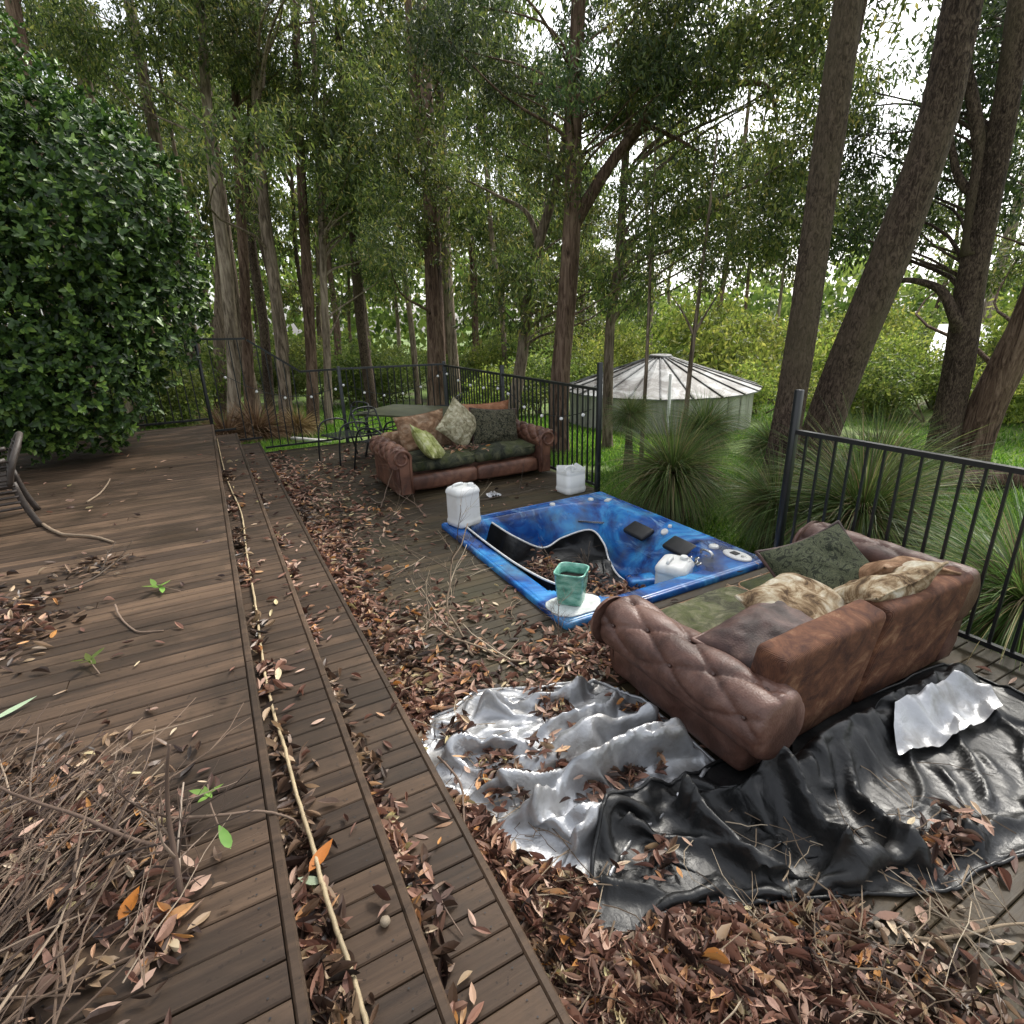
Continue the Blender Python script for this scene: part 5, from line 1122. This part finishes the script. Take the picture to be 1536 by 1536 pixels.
for nm, c, rv, uv, dv_, n, ts, kind in MASS:
    c, rv, uv, dv_ = map(np.array, (c, rv, uv, dv_))
    for k in range(n):
        # stratified over the mass
        a = rgt.uniform(-1,1,3); pos = c+rv*a[0]+uv*a[1]+dv_*a[2]
        T = min((HT[t] for t in ts), key=lambda T: np.min(np.linalg.norm(T['P']-pos, axis=1)))
        sc = .62*(np.linalg.norm(c[:2])/11)**.7 if nm not in ('rlow','m6') else .4
        add_cloud(T, pos, sc*rgt.uniform(.8,1.25), kind, rgt)
# crowns high above the frame for the near gums (they shade the deck from above the camera's view)
for t, cs in (('T1', ((5.9,4.4,8.6),(4.9,3.2,9.6))), ('T2', ((7.2,3.0,8.2),(6.9,3.8,10.4))), ('T3', ((9.6,5.6,8.2),)), ('T3b', ((10.8,3.2,6.6),)), ('L1', ((1.0,15,10.5),)), ('L7', ((1.6,19.5,11.5),)), ('L10', ((.5,20.3,11),)), ('L9', ((-.6,17.5,11),)), ('L8', ((-2,14.2,10),))):
    for p in cs: add_cloud(HT[t], p, 1.25, 'gum', rgt)

# ---- forest behind: individual trees, each with trunk and crowns
SEC = ((-36,'behind the leafy bush'),(-24,'behind the left trunk cluster'),(-14,'behind the patio table'),(-4,'behind the far sofa'),(6,'left of the water tank'),(18,'behind the water tank'),(32,'behind the leaning gum'),(90,'beyond the near fence'))
BNAME = {'bark_red':'reddish','bark_grey':'grey-brown','bark_pale':'pale','bark_dark':'dark'}
def sector(b): return next(n for q, n in SEC if b < q)+'|'
rgf = np.random.default_rng(42); placed = []
TRK = []
for k in range(4):
    h = 15.0; P = np.array([(0,0,-.3),(rgf.normal(0,.15),rgf.normal(0,.15),3),(rgf.normal(0,.3),rgf.normal(0,.3),7),(rgf.normal(0,.5),rgf.normal(0,.5),11),(rgf.normal(0,.7),rgf.normal(0,.7),h)])
    V, F, SP, SR = trunk_tube(P, [.19,.16,.13,.09,.03], 9, k, .1); TRK.append((V, F, SP))
BK = ['bark_red','bark_grey','bark_pale','bark_grey','bark_dark']; TME = {}
def forest_tree(x, y, sc, kind, grp, ncl, zlo, rg, csc):
    k = int(rg.integers(4)); bk = BK[rg.integers(5)]
    if (k, bk) not in TME: me = mesh('trunk', TRK[k][0], TRK[k][1], True); me.materials.append(MT[bk]); TME[(k, bk)] = me
    g0 = float(gz(x, y)); t = thing('forest_gum_tree', '%s-barked %s forest gum, %s, deeper in the wood %s' % (BNAME[bk], 'tall' if sc > .97 else 'slender', 'close' if grp.endswith('nearer') else 'far off', grp.split('|')[0]), 'tree', (x, y, g0), rg.uniform(0,6.28), 'forest gums '+grp.split('|')[0])
    t.rotation_euler = (rg.normal(0,.035), rg.normal(0,.035), rg.uniform(0,6.28)); t.scale = (sc,)*3
    link('trunk', TME[(k, bk)], None, t, None, None, (rg.uniform(.5,1.0),)*2+(1,))
    SP = TRK[k][2]
    for j in range(ncl):
        z = zlo+(min(14.5, 3+.42*math.hypot(x, y)/sc)-zlo)*(j+rg.uniform(.1,.9))/ncl; c = SP[np.argmin(abs(SP[:,2]-z))]; a = rg.uniform(0,6.28); rr_ = rg.uniform(.3,2.0)*(1.1 if z < 10 else .7)
        pos = c+np.array([math.cos(a)*rr_, math.sin(a)*rr_, rg.uniform(-.2,.8)])
        me = CL[kind][rg.integers(len(CL[kind]))]; s = csc*rg.uniform(.8,1.25)
        link('crown', me, None, t, tuple(pos), (rg.uniform(-.3,.3), rg.uniform(-.3,.3), rg.uniform(0,6.28)), (s, s, s*rg.uniform(.7,1)))
AXB = math.atan2(.4363, .8376)
def bearing_xy(b, D): a = AXB+math.radians(b); return math.sin(a)*D, math.cos(a)*D
cnt = 0
for k in range(900):
    b = rgf.uniform(-50, 50); D = 17+33*rgf.uniform(0,1)**.9
    if cnt >= 64: break
    right = b > 8
    if right and (D < 21 or rgf.uniform() > .42): continue
    x, y = bearing_xy(b, D)
    if any((x-px)**2+(y-py)**2 < 2.6 for px, py in placed) or math.hypot(x-10.2, y-11.2) < 4: continue
    placed.append((x, y)); cnt += 1
    forest_tree(x, y, rgf.uniform(.75,1.2), 'far' if D > 26 else 'gum', sector(b)+('nearer' if D < 27 else 'deep'), int(rgf.integers(4,6)), rgf.uniform(3.5,7), rgf, 1.15 if D < 26 else 1.5)
# ---- understorey shrubs
SG = {'l': ('dark green understorey shrub among the trunks behind the back fence', 'shrubs behind the back fence'), 'm': ('bright green shrub between the far trunks and the water tank', 'shrubs beside the water tank'), 'r': ('sunlit yellow-green shrub in the clearing beyond the near fence', 'shrubs in the clearing')}
def shrub(x, y, s, kind, grp, rg, n=3):
    g0 = float(gz(x, y)); bb = math.degrees(math.atan2(x, y)-AXB); sc_ = sector(bb)[:-1]; t = thing('shrub', '%s %s shrub, %s, %s' % ('tall' if s > 1.55 else 'low', 'sunlit yellow-green' if kind == 'yel' else 'green leafy', 'near' if math.hypot(x, y) < 25 else ('further off' if math.hypot(x, y) < 35 else 'far off'), sc_), 'shrub', (x, y, g0), 0, 'shrubs '+sc_)
    Vs = MB()
    for j in range(n):
        p = np.array([rg.normal(0,.5*s), rg.normal(0,.5*s), s*rg.uniform(.45,1.25)]); me = CL[kind][rg.integers(len(CL[kind]))]
        link('foliage', me, None, t, tuple(p), (rg.uniform(-.3,.3), rg.uniform(-.3,.3), rg.uniform(0,6.28)), (s*.8, s*.8, s*.7*rg.uniform(.8,1.2)))
        V, F = tube(spline([(0,0,-.1), p*.5+np.array([.05,0,0]), p], 6), np.linspace(.03,.012,6), 5); Vs.add(V, F)
    Vs.build('stem', MT['bark_grey'], t, True)
for k in range(110):
    b = rgf.uniform(-48, 50); D = rgf.uniform(17, 46)
    if D < 21 and -30 < b < 8: continue
    x, y = bearing_xy(b, D)
    if math.hypot(x-10.2, y-11.2) < 4.5: continue
    if b < -6: shrub(x, y, rgf.uniform(.9,1.7), 'mid', 'l', rgf)
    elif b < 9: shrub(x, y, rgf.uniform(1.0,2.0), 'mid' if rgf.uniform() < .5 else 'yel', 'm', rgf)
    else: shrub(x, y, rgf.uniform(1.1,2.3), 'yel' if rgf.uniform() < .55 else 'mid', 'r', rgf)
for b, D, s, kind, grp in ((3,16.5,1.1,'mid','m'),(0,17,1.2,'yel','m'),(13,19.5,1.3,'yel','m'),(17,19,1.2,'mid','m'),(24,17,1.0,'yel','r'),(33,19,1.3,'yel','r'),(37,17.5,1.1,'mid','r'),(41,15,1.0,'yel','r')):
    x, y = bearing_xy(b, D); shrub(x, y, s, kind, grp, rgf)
# ---- far tree wall, one mass
rg = np.random.default_rng(9); n = 26000
b = np.radians(rg.uniform(-58, 58, n))+AXB; D = rg.uniform(50, 66, n); hmax = 10+5*vnoise(np.column_stack([b*18, D*.1, 0*b]), 3)+np.where(b-AXB > .15, -3.5, 2.5)
z = rg.uniform(0, 1, n)**.9*hmax; P = np.column_stack([np.sin(b)*D, np.cos(b)*D, z+gz(np.sin(b)*D, np.cos(b)*D)])
Rm = rotm(nrm(rg.normal(size=(n,3))), rg.uniform(0,3.1,n)); tv, tf = leaf2(.75, .45); V, F = scatter(tv, tf, P, Rm, rg.uniform(.6,1.4,n))
tag(mk('distant_forest', V, F, MT['leaf_mid']), 'distant wall of forest foliage closing the view', 'forest', kind='stuff')

# ================================================================== big leafy bush on the left
rg = np.random.default_rng(31)
bush = thing('leafy_bush', 'huge dense dark green glossy-leaved bush overhanging the upper deck', 'bush', (-1.9, 9.0, ZU)); BB = np.array(bush.location)
EL = [((-1.75,8.9,2.45),(1.9,1.75,2.3),1.0),((-.55,8.8,2.2),(.75,.9,1.15),.35),((-.9,8.3,3.2),(1.0,1.0,1.0),.3),((-2.3,7.9,1.6),(1.1,.9,1.2),.35),((-1.3,8.0,1.3),(.75,.8,.75),.22),((-2.2,8.2,3.6),(1.2,1.0,1.1),.3)]
pts, nor = [], []
for c, r, wgt in EL:
    n = int(5600*wgt); d = nrm(rg.normal(size=(n,3))); rad = np.where(rg.uniform(size=n) < .72, rg.uniform(.9,1.06,n), rg.uniform(.6,.9,n))
    lum = 1+.13*vnoise(d*3.2+np.array(c), 5)+.07*vnoise(d*8, 6); p = np.array(c)+d*np.array(r)*(rad*lum)[:,None]
    k = (p[:,2] > ZU+.08)&(d[:,1] < .55)&(p[:,2] > ZU+.25+1.25*np.clip((p[:,0]+1.1)/1.1, 0, 1)+.2*rg.normal(size=n))
    pts.append(p[k]); nor.append(nrm(d/np.array(r)+np.array([0,0,.25]))[k])
pts = np.concatenate(pts); nor = np.concatenate(nor)
leafE = np.array([(0,0,0),(-.24,.3,.05),(-.2,.68,.06),(0,1,-.02),(.2,.68,.06),(.24,.3,.05),(0,.5,-.02)], float); leafEF = [np.array([(0,6,1),(1,6,2),(2,6,3),(3,6,4),(4,6,5),(5,6,0)])]
def rosettes(pts, nor, per, size, spread, rg):
    n = len(pts); ax_ = np.repeat(nor, per, 0)+rg.normal(0,.12,(n*per,3)); ax_ = nrm(ax_)
    t1 = nrm(np.cross(ax_, rg.normal(size=(n*per,3)))); el = rg.uniform(*spread, n*per); dirv = nrm(ax_*np.sin(el)[:,None]+t1*np.cos(el)[:,None])
    side = nrm(np.cross(dirv, ax_)); up = np.cross(side, dirv); Rm = np.stack([side, dirv, up], -1)
    return scatter(leafE, leafEF, np.repeat(pts, per, 0)+rg.normal(0,.012,(n*per,3)), Rm, rg.uniform(*size, n*per))
V, F = rosettes(pts, nor, 7, (.05,.105), (.1,1.0), rg); mk('crown', V-BB, F, MT['leaf_bush'], bush, True)
k = rg.choice(len(pts), 800, False); k = k[np.linalg.norm((pts[k]-np.array(EL[0][0]))/np.array(EL[0][1]), axis=1) > .93]
V, F = rosettes(pts[k]+nor[k]*.06, nor[k], 6, (.05,.085), (.35,1.1), rg); mk('new_shoots', V-BB, F, MT['leaf_new'], bush, True)
mb = MB()
for k in range(16):
    a = rg.uniform(0,6.28); q = np.array([math.cos(a)*rg.uniform(.6,1.5), math.sin(a)*rg.uniform(.4,1.1), rg.uniform(.8,2.9)]); V, F = tube(spline([(rg.normal(0,.12),rg.normal(0,.12)+.9,-.9), q*np.array([.4,.4,.4])+np.array([0,.3,0]), q], 9), np.linspace(.055,.015,9), 6); mb.add(V, F)
mb.build('stem', MT['bark_dark'], bush, True)

# ================================================================== grass trees
def needles(n, L, seed, lo=-.7, w=.0075, seg=6, thick=1.0):
    rg = np.random.default_rng(seed); az = rg.uniform(0,6.28,n); el = np.arcsin(np.clip(rg.uniform(math.sin(lo), 1, n), -1, 1)); Ln = L*rg.uniform(.75,1.1,n)
    s = np.linspace(0,1,seg+1)[None,:]; e = el[:,None]-(.35+.9*np.cos(el)[:,None]**1.0)*s**1.5*rg.uniform(.55,1.15,(n,1))
    ds = Ln[:,None]/seg; r = np.concatenate([np.zeros((n,1)), np.cumsum(np.cos((e[:,1:]+e[:,:-1])/2)*ds, 1)], 1)+.05; z = np.concatenate([np.zeros((n,1)), np.cumsum(np.sin((e[:,1:]+e[:,:-1])/2)*ds, 1)], 1)
    C = np.stack([r*np.cos(az)[:,None], r*np.sin(az)[:,None], z], -1); side = np.stack([-np.sin(az), np.cos(az), 0*az], -1)[:,None,:]*(w/2*(1-.85*s**2))[...,None]
    tw = rg.normal(0,.6,n); side = side*np.cos(tw)[:,None,None]+np.array([0,0,1.])*(w/2*(1-.85*s**2)*np.sin(tw)[:,None])[...,None]
    V = np.stack([C-side, C+side], 2).reshape(n, -1, 3); k = 2*(seg+1)
    q = np.array([(2*i,2*i+1,2*i+3,2*i+2) for i in range(seg)]); F = (q[None]+(np.arange(n)*k)[:,None,None]).reshape(-1,4); return V.reshape(-1,3), F
V, F = needles(2000, 1.0, 3); NM = mesh('needles', V, F, True); NM.materials.append(MT['needle'])
V, F = needles(700, .8, 4, -1.35, .008); SKM = mesh('skirt', V, F, True); SKM.materials.append(MT['skirt'])
GT = 'grass trees beyond the fences'
for lb, x, y, z, s in (('big bluish grass tree with arching needles right behind the spa', 4.5,4.62,.22,.92), ('grass tree behind the big one, in front of the tank wall', 6.35,5.95,.3,.7), ('grass tree spilling against the near fence behind the sofa arm', 5.0,2.75,.2,.98), ('grass tree beside the foot of the straight rough-barked gum', 6.9,5.15,.1,.75), ('grass tree at the frame edge behind the near fence', 4.6,1.35,.05,.95), ('small grass tree in front of the left half of the tank', 5.75,6.9,.45,.5), ('low grass tree tuft between the tall fence post and the straight gum', 4.75,3.45,.12,.6), ('grass tree behind the leaning gum beyond the near fence', 6.9,3.7,.15,.8)):
    g0 = float(gz(x, y)); t = thing('grass_tree', lb, 'grass tree', (x, y, g0), random.uniform(0,6.28), GT)
    link('needles', NM, None, t, (0,0,z-g0), (random.uniform(-.12,.12),random.uniform(-.12,.12),0), (s*random.uniform(.92,1.1),s*random.uniform(.92,1.1),s*random.uniform(.9,1.1))); link('skirt', SKM, None, t, (0,0,z-g0-.02), None, (s,s,s))
    V, F, _, _ = trunk_tube(np.array([(0,0,-.1),(.02,0,(z-g0)*.5),(0,0,z-g0+.05)]), [.13*s+.03,.12*s,.1*s], 12, 5, .15); mk('trunk', V, F, MT['bark_dark'], t, True)

# ================================================================== grass and ground cover
rg = np.random.default_rng(15); n = 120000
x = np.concatenate([3.9+np.abs(rg.normal(0,5,int(n*.62))), rg.uniform(-3,6,n-int(n*.62))]); y = np.concatenate([rg.uniform(-1,14,int(n*.62)), 10+np.abs(rg.normal(0,4,n-int(n*.62)))])
k = (vnoise(np.column_stack([x*.55, y*.55, 0*x]), 4) > -.45) & (np.hypot(x-10.2, y-11.2) > 2.6); x, y = x[k], y[k]; n = len(x)
h = rg.uniform(.05,.17,n); a = rg.uniform(0,6.28,n); w = .006+.012*np.clip(np.hypot(x, y)/15, 0, 1.5); B = np.column_stack([x, y, gz(x, y)-.01]); s = np.column_stack([np.cos(a), np.sin(a), 0*a])*w[:,None]/1; lean = np.column_stack([rg.normal(0,.5,n), rg.normal(0,.5,n), np.ones(n)])*h[:,None]
V = np.stack([B-s, B+s, B+lean], 1).reshape(-1,3); tag(mk('grass', V, np.arange(3*n).reshape(-1,3), MT['grass']), 'short bright green grass beyond the fences', 'grass', kind='stuff')
n = 9000; x = 3.85+np.abs(rg.normal(0,.9,n)); y = rg.uniform(-.5,6.5,n); P = np.column_stack([x, y, gz(x, y)+rg.uniform(.01,.14,n)]); Rm = rotm(np.tile([0,0,1.],(n,1)), rg.uniform(0,6.28,n))@rotm(np.tile([1.,0,0],(n,1)), rg.normal(0,.5,n))
V, F = scatter(leafE, leafEF, P, Rm, rg.uniform(.02,.05,n)); tag(mk('ground_cover', V, F, MT['grass']), 'small-leaved green weeds at the deck edge behind the spa', 'weeds', kind='stuff')
# dead fronds and pale timbers behind the back fence
V, F = needles(900, 1.0, 8, -.2, .03, 5); DF = mesh('fronds', V, F, True); DF.materials.append(MT['dead'])
for lb, x, y, z, s in (('tall heap of dry orange-brown fronds at the foot of the left trunk cluster', .75,13.6,.0,.85), ('lower heap of dry brown fronds beside the pale timbers behind the back fence', 1.65,13.9,-.2,.6), ('dry frond heap nearest the step ends behind the back fence', .15,13.3,-.3,.75)):
    t = thing('dead_frond_heap', lb, 'dead fronds', (x, y, float(gz(x,y))), 0, 'dead frond heaps'); link('fronds', DF, None, t, (0,0,.15), (0,0,x), (s,s,s*1.1)); V, F = tube([(0,0,-.1),(.03,0,.15),(0,0,.3)], [.1,.09,.05], 8); mk('stump', V, F, MT['bark_dark'], t, True)
MT['pale_timber'] = simple('whitewashed_timber', (.6,.58,.53), .7, 0, .25, 9, .3)
for lb, p, rz, L in (('upper pale plank on the grass behind the back fence', (1.5,14.2,float(gz(1.5,14.2))+.06), .2, 1.1), ('lower pale plank on the grass behind the back fence', (1.75,12.8,float(gz(1.75,12.8))+.05), -.75, 1.3)):
    me = bbox_mesh('pale_plank', L*.75, .1, .05, .01, 1); me.materials.append(MT['pale_timber']); tag(link('pale_plank', me, None, None, p, (.03,.05,rz)), lb, 'plank', 'pale planks')
V, F, _, _ = trunk_tube(np.array([(0,0,0),(.6,-.2,.03),(1.3,-.6,.0),(2.0,-1.1,.03)]), [.13,.12,.12,.1], 12, 4, .1); tag(mk('fallen_log', V, F, MT['bark_red'], None, True, (8.2,3.9,float(gz(8.5,3.5))+.1)), 'reddish fallen log on the grass beyond the near fence', 'log')
# ================================================================== water tank
TC = np.array([10.2, 11.2]); tg = float(gz(*TC))-.15; EAVE, APEX = .16, .88
MT['tank_wall'], nt, b, o = mat('weathered_tank_wall')
n1 = noise(nt, pos_scaled(nt, (3,3,.5), True), 2.0, 6, .6); setc(nt, b, ramp(nt, n1, [(.3, (.2,.2,.155)), (.5, (.38,.38,.32)), (.7, (.52,.52,.46))])); b.inputs['Roughness'].default_value = .75; bump(nt, b, n1, .3, .02)
MT['tank_roof'], nt, b, o = mat('weathered_zinc_roof')
n1 = noise(nt, pos_scaled(nt, (1,1,1), True), 1.8, 7, .7, .6); setc(nt, b, ramp(nt, n1, [(.43, (.04,.034,.028)), (.5, (.14,.14,.135)), (.62, (.29,.3,.3))])); b.inputs['Roughness'].default_value = .6
tank = thing('water_tank', 'round pale water tank with a ribbed cone roof behind the grass trees', 'water tank', (TC[0], TC[1], tg))
NP = 32; a = np.linspace(0, 2*np.pi, NP+1)
for i in range(NP):
    aa = np.linspace(a[i]+.006, a[i+1]-.006, 4); V = np.concatenate([np.column_stack([r*np.cos(aa), r*np.sin(aa), np.full(4, z)]) for r, z in ((2.28,0),(2.28,EAVE-tg-.01))]); mk('wall_panel', V, np.array([(k,k+1,k+5,k+4) for k in range(3)]), MT['tank_wall'], tank)
mk('inner_wall', np.concatenate([np.column_stack([2.26*np.cos(a), 2.26*np.sin(a), np.full(NP+1, z)]) for z in (0, EAVE-tg-.02)]), grid_faces(2, NP+1)[:, ::-1], MT['tank_wall'], tank)
NR = 22; ar = np.linspace(0, 2*np.pi, NR+1)
for i in range(NR):
    a0, a1 = ar[i]+.004, ar[i+1]-.004; V = []
    for r, z in ((2.44,EAVE-tg-.03),(2.44,EAVE-tg),(1.4,EAVE+(APEX-EAVE)*.47-tg),(.22,APEX-tg)):
        for t in (0,.5,1): aa = a0+(a1-a0)*t; V.append((r*math.cos(aa), r*math.sin(aa), z+(.012 if t == .5 else 0)))
    mk('roof_sheet', V, np.array([(k*3+j,k*3+j+1,k*3+j+4,k*3+j+3) for k in range(3) for j in range(2)]), MT['tank_roof'], tank)
    aa = ar[i]; mk('roof_rib', *tube([(2.45*math.cos(aa), 2.45*math.sin(aa), EAVE-tg+.015), (.22*math.cos(aa), .22*math.sin(aa), APEX-tg+.02)], .02, 5), MT['tank_roof'], tank)
q8 = Vector((0,0,1)).to_track_quat('Z','Y'); disc('roof_cap', .3, .1, MT['tank_roof'], tank, (0,0,APEX-tg-.03), q8, 20)
mk('downpipe', *tube([(-1.5,-2.0,EAVE-tg-1.2),(-1.5,-2.0,EAVE-tg+.55)], .035, 8), MT['white_plastic'], tank, True)

# far sheds glimpsed through the trees
MT['iron'] = simple('pale_corrugated_iron', (.26,.28,.3), .5, .1, .15, 3, .1)
def shed(lb, x, y, w, d, h, rz):
    g0 = float(gz(x,y)); t = thing('shed', lb, 'shed', (x,y,g0), rz); mk('wall', *box(-w/2,w/2,-d/2,d/2,-.2,h), MT['tank_wall'], t)
    for s in (-1,1):
        V = [(-w/2-.3, s*(d/2+.3), h-.05),(w/2+.3, s*(d/2+.3), h-.05),(w/2+.3, 0, h+d*.22),(-w/2-.3, 0, h+d*.22)]; V += [(p[0],p[1],p[2]+.05) for p in V]; mk('roof', V, np.array([(0,1,2,3),(7,6,5,4),(0,4,5,1),(1,5,6,2),(2,6,7,3),(3,7,4,0)]), MT['iron'], t)
    mk('door', *box(-.5,.5,-d/2-.04,-d/2-.005,-.1,2.0), MT['grey_metal'], t)
    for s in (-1, 1): mk('window', *box(s*w*.32-.5,s*w*.32+.5,-d/2-.03,-d/2-.004,1.0,1.9), MT['black_rubber'], t)
shed('pale iron shed glimpsed through the trees above the tank', 27.9, 25.4, 3.6, 3.4, 2.3, -.7)
shed('low iron-roofed shed in the clearing at the right edge', 21.5, 7.4, 5, 4, 1.5, -1.2)

# ================================================================== patio table and steel chairs behind the far sofa
MT['table_top'] = simple('mossy_dark_table_top', (.05,.055,.028), .35, 0, .45, 7, .1)
tb = thing('patio_table', 'dark mossy rectangular patio table behind the far sofa', 'table', (2.68, 8.12, 0), math.atan2(-.8,.6))
rings = [sq_ring(1.56,.95,.64,.09), sq_ring(1.6,.99,.648,.1), sq_ring(1.6,.99,.664,.1), sq_ring(1.57,.96,.67,.09)]
V, F = loft(rings); mk('table_top', V, F, MT['table_top'], tb)
for sx in (-1,1):
    for sy in (-1,1): mk('leg', *tube(spline([(sx*.68,sy*.38,.64),(sx*.66,sy*.36,.35),(sx*.72,sy*.42,.0)], 8), .016, 8), MT['black_metal'], tb, True)
    mk('crossbar', *tube([(sx*.66,-.36,.35),(sx*.66,.36,.35)], .012, 6), MT['black_metal'], tb, True)
mk('stretcher', *tube([(-.66,0,.35),(.66,0,.35)], .012, 6), MT['black_metal'], tb, True)
def steel_chair(lb, x, y, rz):
    t = thing('steel_chair', lb, 'chair', (x,y,0), rz, 'black steel patio chairs by the table')
    for s in (-1,1):
        mk('side_frame', *tube(spline([(s*.27,-.3,.0),(s*.27,-.27,.32),(s*.27,-.2,.56),(s*.27,.05,.6),(s*.27,.22,.52),(s*.27,.3,.25),(s*.27,.36,0)], 26), .013, 8), MT['black_metal'], t, True)
        mk('back_upright', *tube(spline([(s*.22,.2,.42),(s*.22,.27,.6),(s*.22,.33,.78)], 10), .012, 8), MT['black_metal'], t, True)
    mk('back_top', *tube(spline([(-.22,.33,.78),(-.12,.35,.82),(.12,.35,.82),(.22,.33,.78)], 14), .012, 8), MT['black_metal'], t, True)
    for k in range(6): mk('back_slat', *tube([(-.21,.22+.02*k,.47+.055*k),(.21,.22+.02*k,.47+.055*k)], .006, 5), MT['black_metal'], t)
    for k in range(9): mk('seat_slat', *tube([(-.26,-.2+.05*k,.4),(.26,-.2+.05*k,.4)], .007, 5), MT['black_metal'], t)
    for yy in (-.22,.24): mk('crossbar', *tube([(-.27,yy,.39),(.27,yy,.39)], .011, 6), MT['black_metal'], t, True)
steel_chair('black steel patio chair pushed to the left end of the patio table', 1.62, 8.35, -1.2)
steel_chair('black steel patio chair between the table and the far sofa back', 2.0, 7.6, .55)
steel_chair('black steel patio chair in the fence corner behind the table', 3.2, 8.55, -2.2)

# ================================================================== wicker chair at the left edge
MT['wicker'] = simple('grey_brown_wicker', (.04,.03,.024), .6, 0, .3, 30, .3)
WCZ = .72
wc = thing('wicker_chair', 'grey-brown wicker armchair at the left edge of the upper deck', 'chair', (-1.76, 5.45, ZU), -1.35); wc.scale = (1,1,.86)
for s in (-1,1):
    mk('leg', *tube(spline([(s*.28,-.3,.42),(s*.29,-.32,.2),(s*.3,-.35,0)], 8), .024, 8), MT['wicker'], wc, True)
    mk('leg', *tube(spline([(s*.26,.3,.42),(s*.27,.33,.2),(s*.28,.38,0)], 8), .024, 8), MT['wicker'], wc, True)
    mk('armrest', *tube(spline([(s*.29,-.32,.4),(s*.33,-.34,.56),(s*.34,-.2,.6),(s*.33,.1,.6),(s*.28,.3,.62)], 20), .022, 8), MT['wicker'], wc, True)
mk('back_hoop', *tube(spline([(-.28,.28,.4),(-.3,.33,.58),(-.18,.4,.74),(0,.42,.78),(.18,.4,.74),(.3,.33,.58),(.28,.28,.4)], 36), .022, 8), MT['wicker'], wc, True)
for k in range(9): xx = -.22+.055*k; mk('back_cane', *tube([(xx,.29,.42),(xx,.36,.6),(xx*.9,.41,.76-.9*xx*xx)], .008, 5), MT['wicker'], wc)
for k in range(7): zz = .46+.042*k; w_ = .27 if zz < .6 else .27*math.sqrt(max(0,1-((zz-.6)/.18)**2)); mk('back_weave', *tube([(-w_,.29+.12*(zz-.42)/.5,zz),(0,.31+.12*(zz-.42)/.5,zz),(w_,.29+.12*(zz-.42)/.5,zz)], .006, 5), MT['wicker'], wc)
for k in range(15): yy = -.3+.042*k; mk('seat_slat', *box(-.27,.27,yy-.018,yy+.018,.4,.418), MT['wicker'], wc)
for s in (-1,1):
    for k in range(7): zz = .2+.05*k; mk('side_weave', *tube([(s*.295,-.31,zz),(s*.31,0,zz+.01),(s*.285,.31,zz)], .012, 5), MT['wicker'], wc)
for k in range(5): zz = .22+.04*k; mk('apron_weave', *tube([(-.28,-.315,zz),(.28,-.315,zz)], .012, 5), MT['wicker'], wc)
# tiny rag near the far sofa
n = 22; u = np.linspace(-1,1,n); U, Vv = np.meshgrid(u, u, indexing='ij'); P = np.stack([U*.075, Vv*.06, .012+.05*np.abs(vnoise(np.stack([U*2.2,Vv*2.2,0*U],-1),3))*(1-U**2*.6)], -1)
tag(mk('crumpled_rag', P.reshape(-1,3), grid_faces(n,n), MT['silver'], None, True, (2.66,5.55,.004)), 'small crumpled grey plastic scrap on the deck before the far sofa', 'plastic scrap')

# ---- labels of look-alikes in the wood: order them as seen from the deck
_by = {}
for o in bpy.data.objects:
    if o.parent is None and o.get('category') in ('tree', 'shrub') and o.get('group'): _by.setdefault(o['label'], []).append(o)
_ORD = ('first', 'second', 'third', 'fourth', 'fifth', 'sixth', 'seventh', 'eighth', 'ninth', 'tenth')
for lb, os_ in _by.items():
    if len(os_) > 1:
        os_.sort(key=lambda o: math.atan2(o.location.x, o.location.y))
        for k, o in enumerate(os_): o['label'] = lb.replace(', deeper in the wood', '')+', %s such from the left' % _ORD[min(k, 9)]
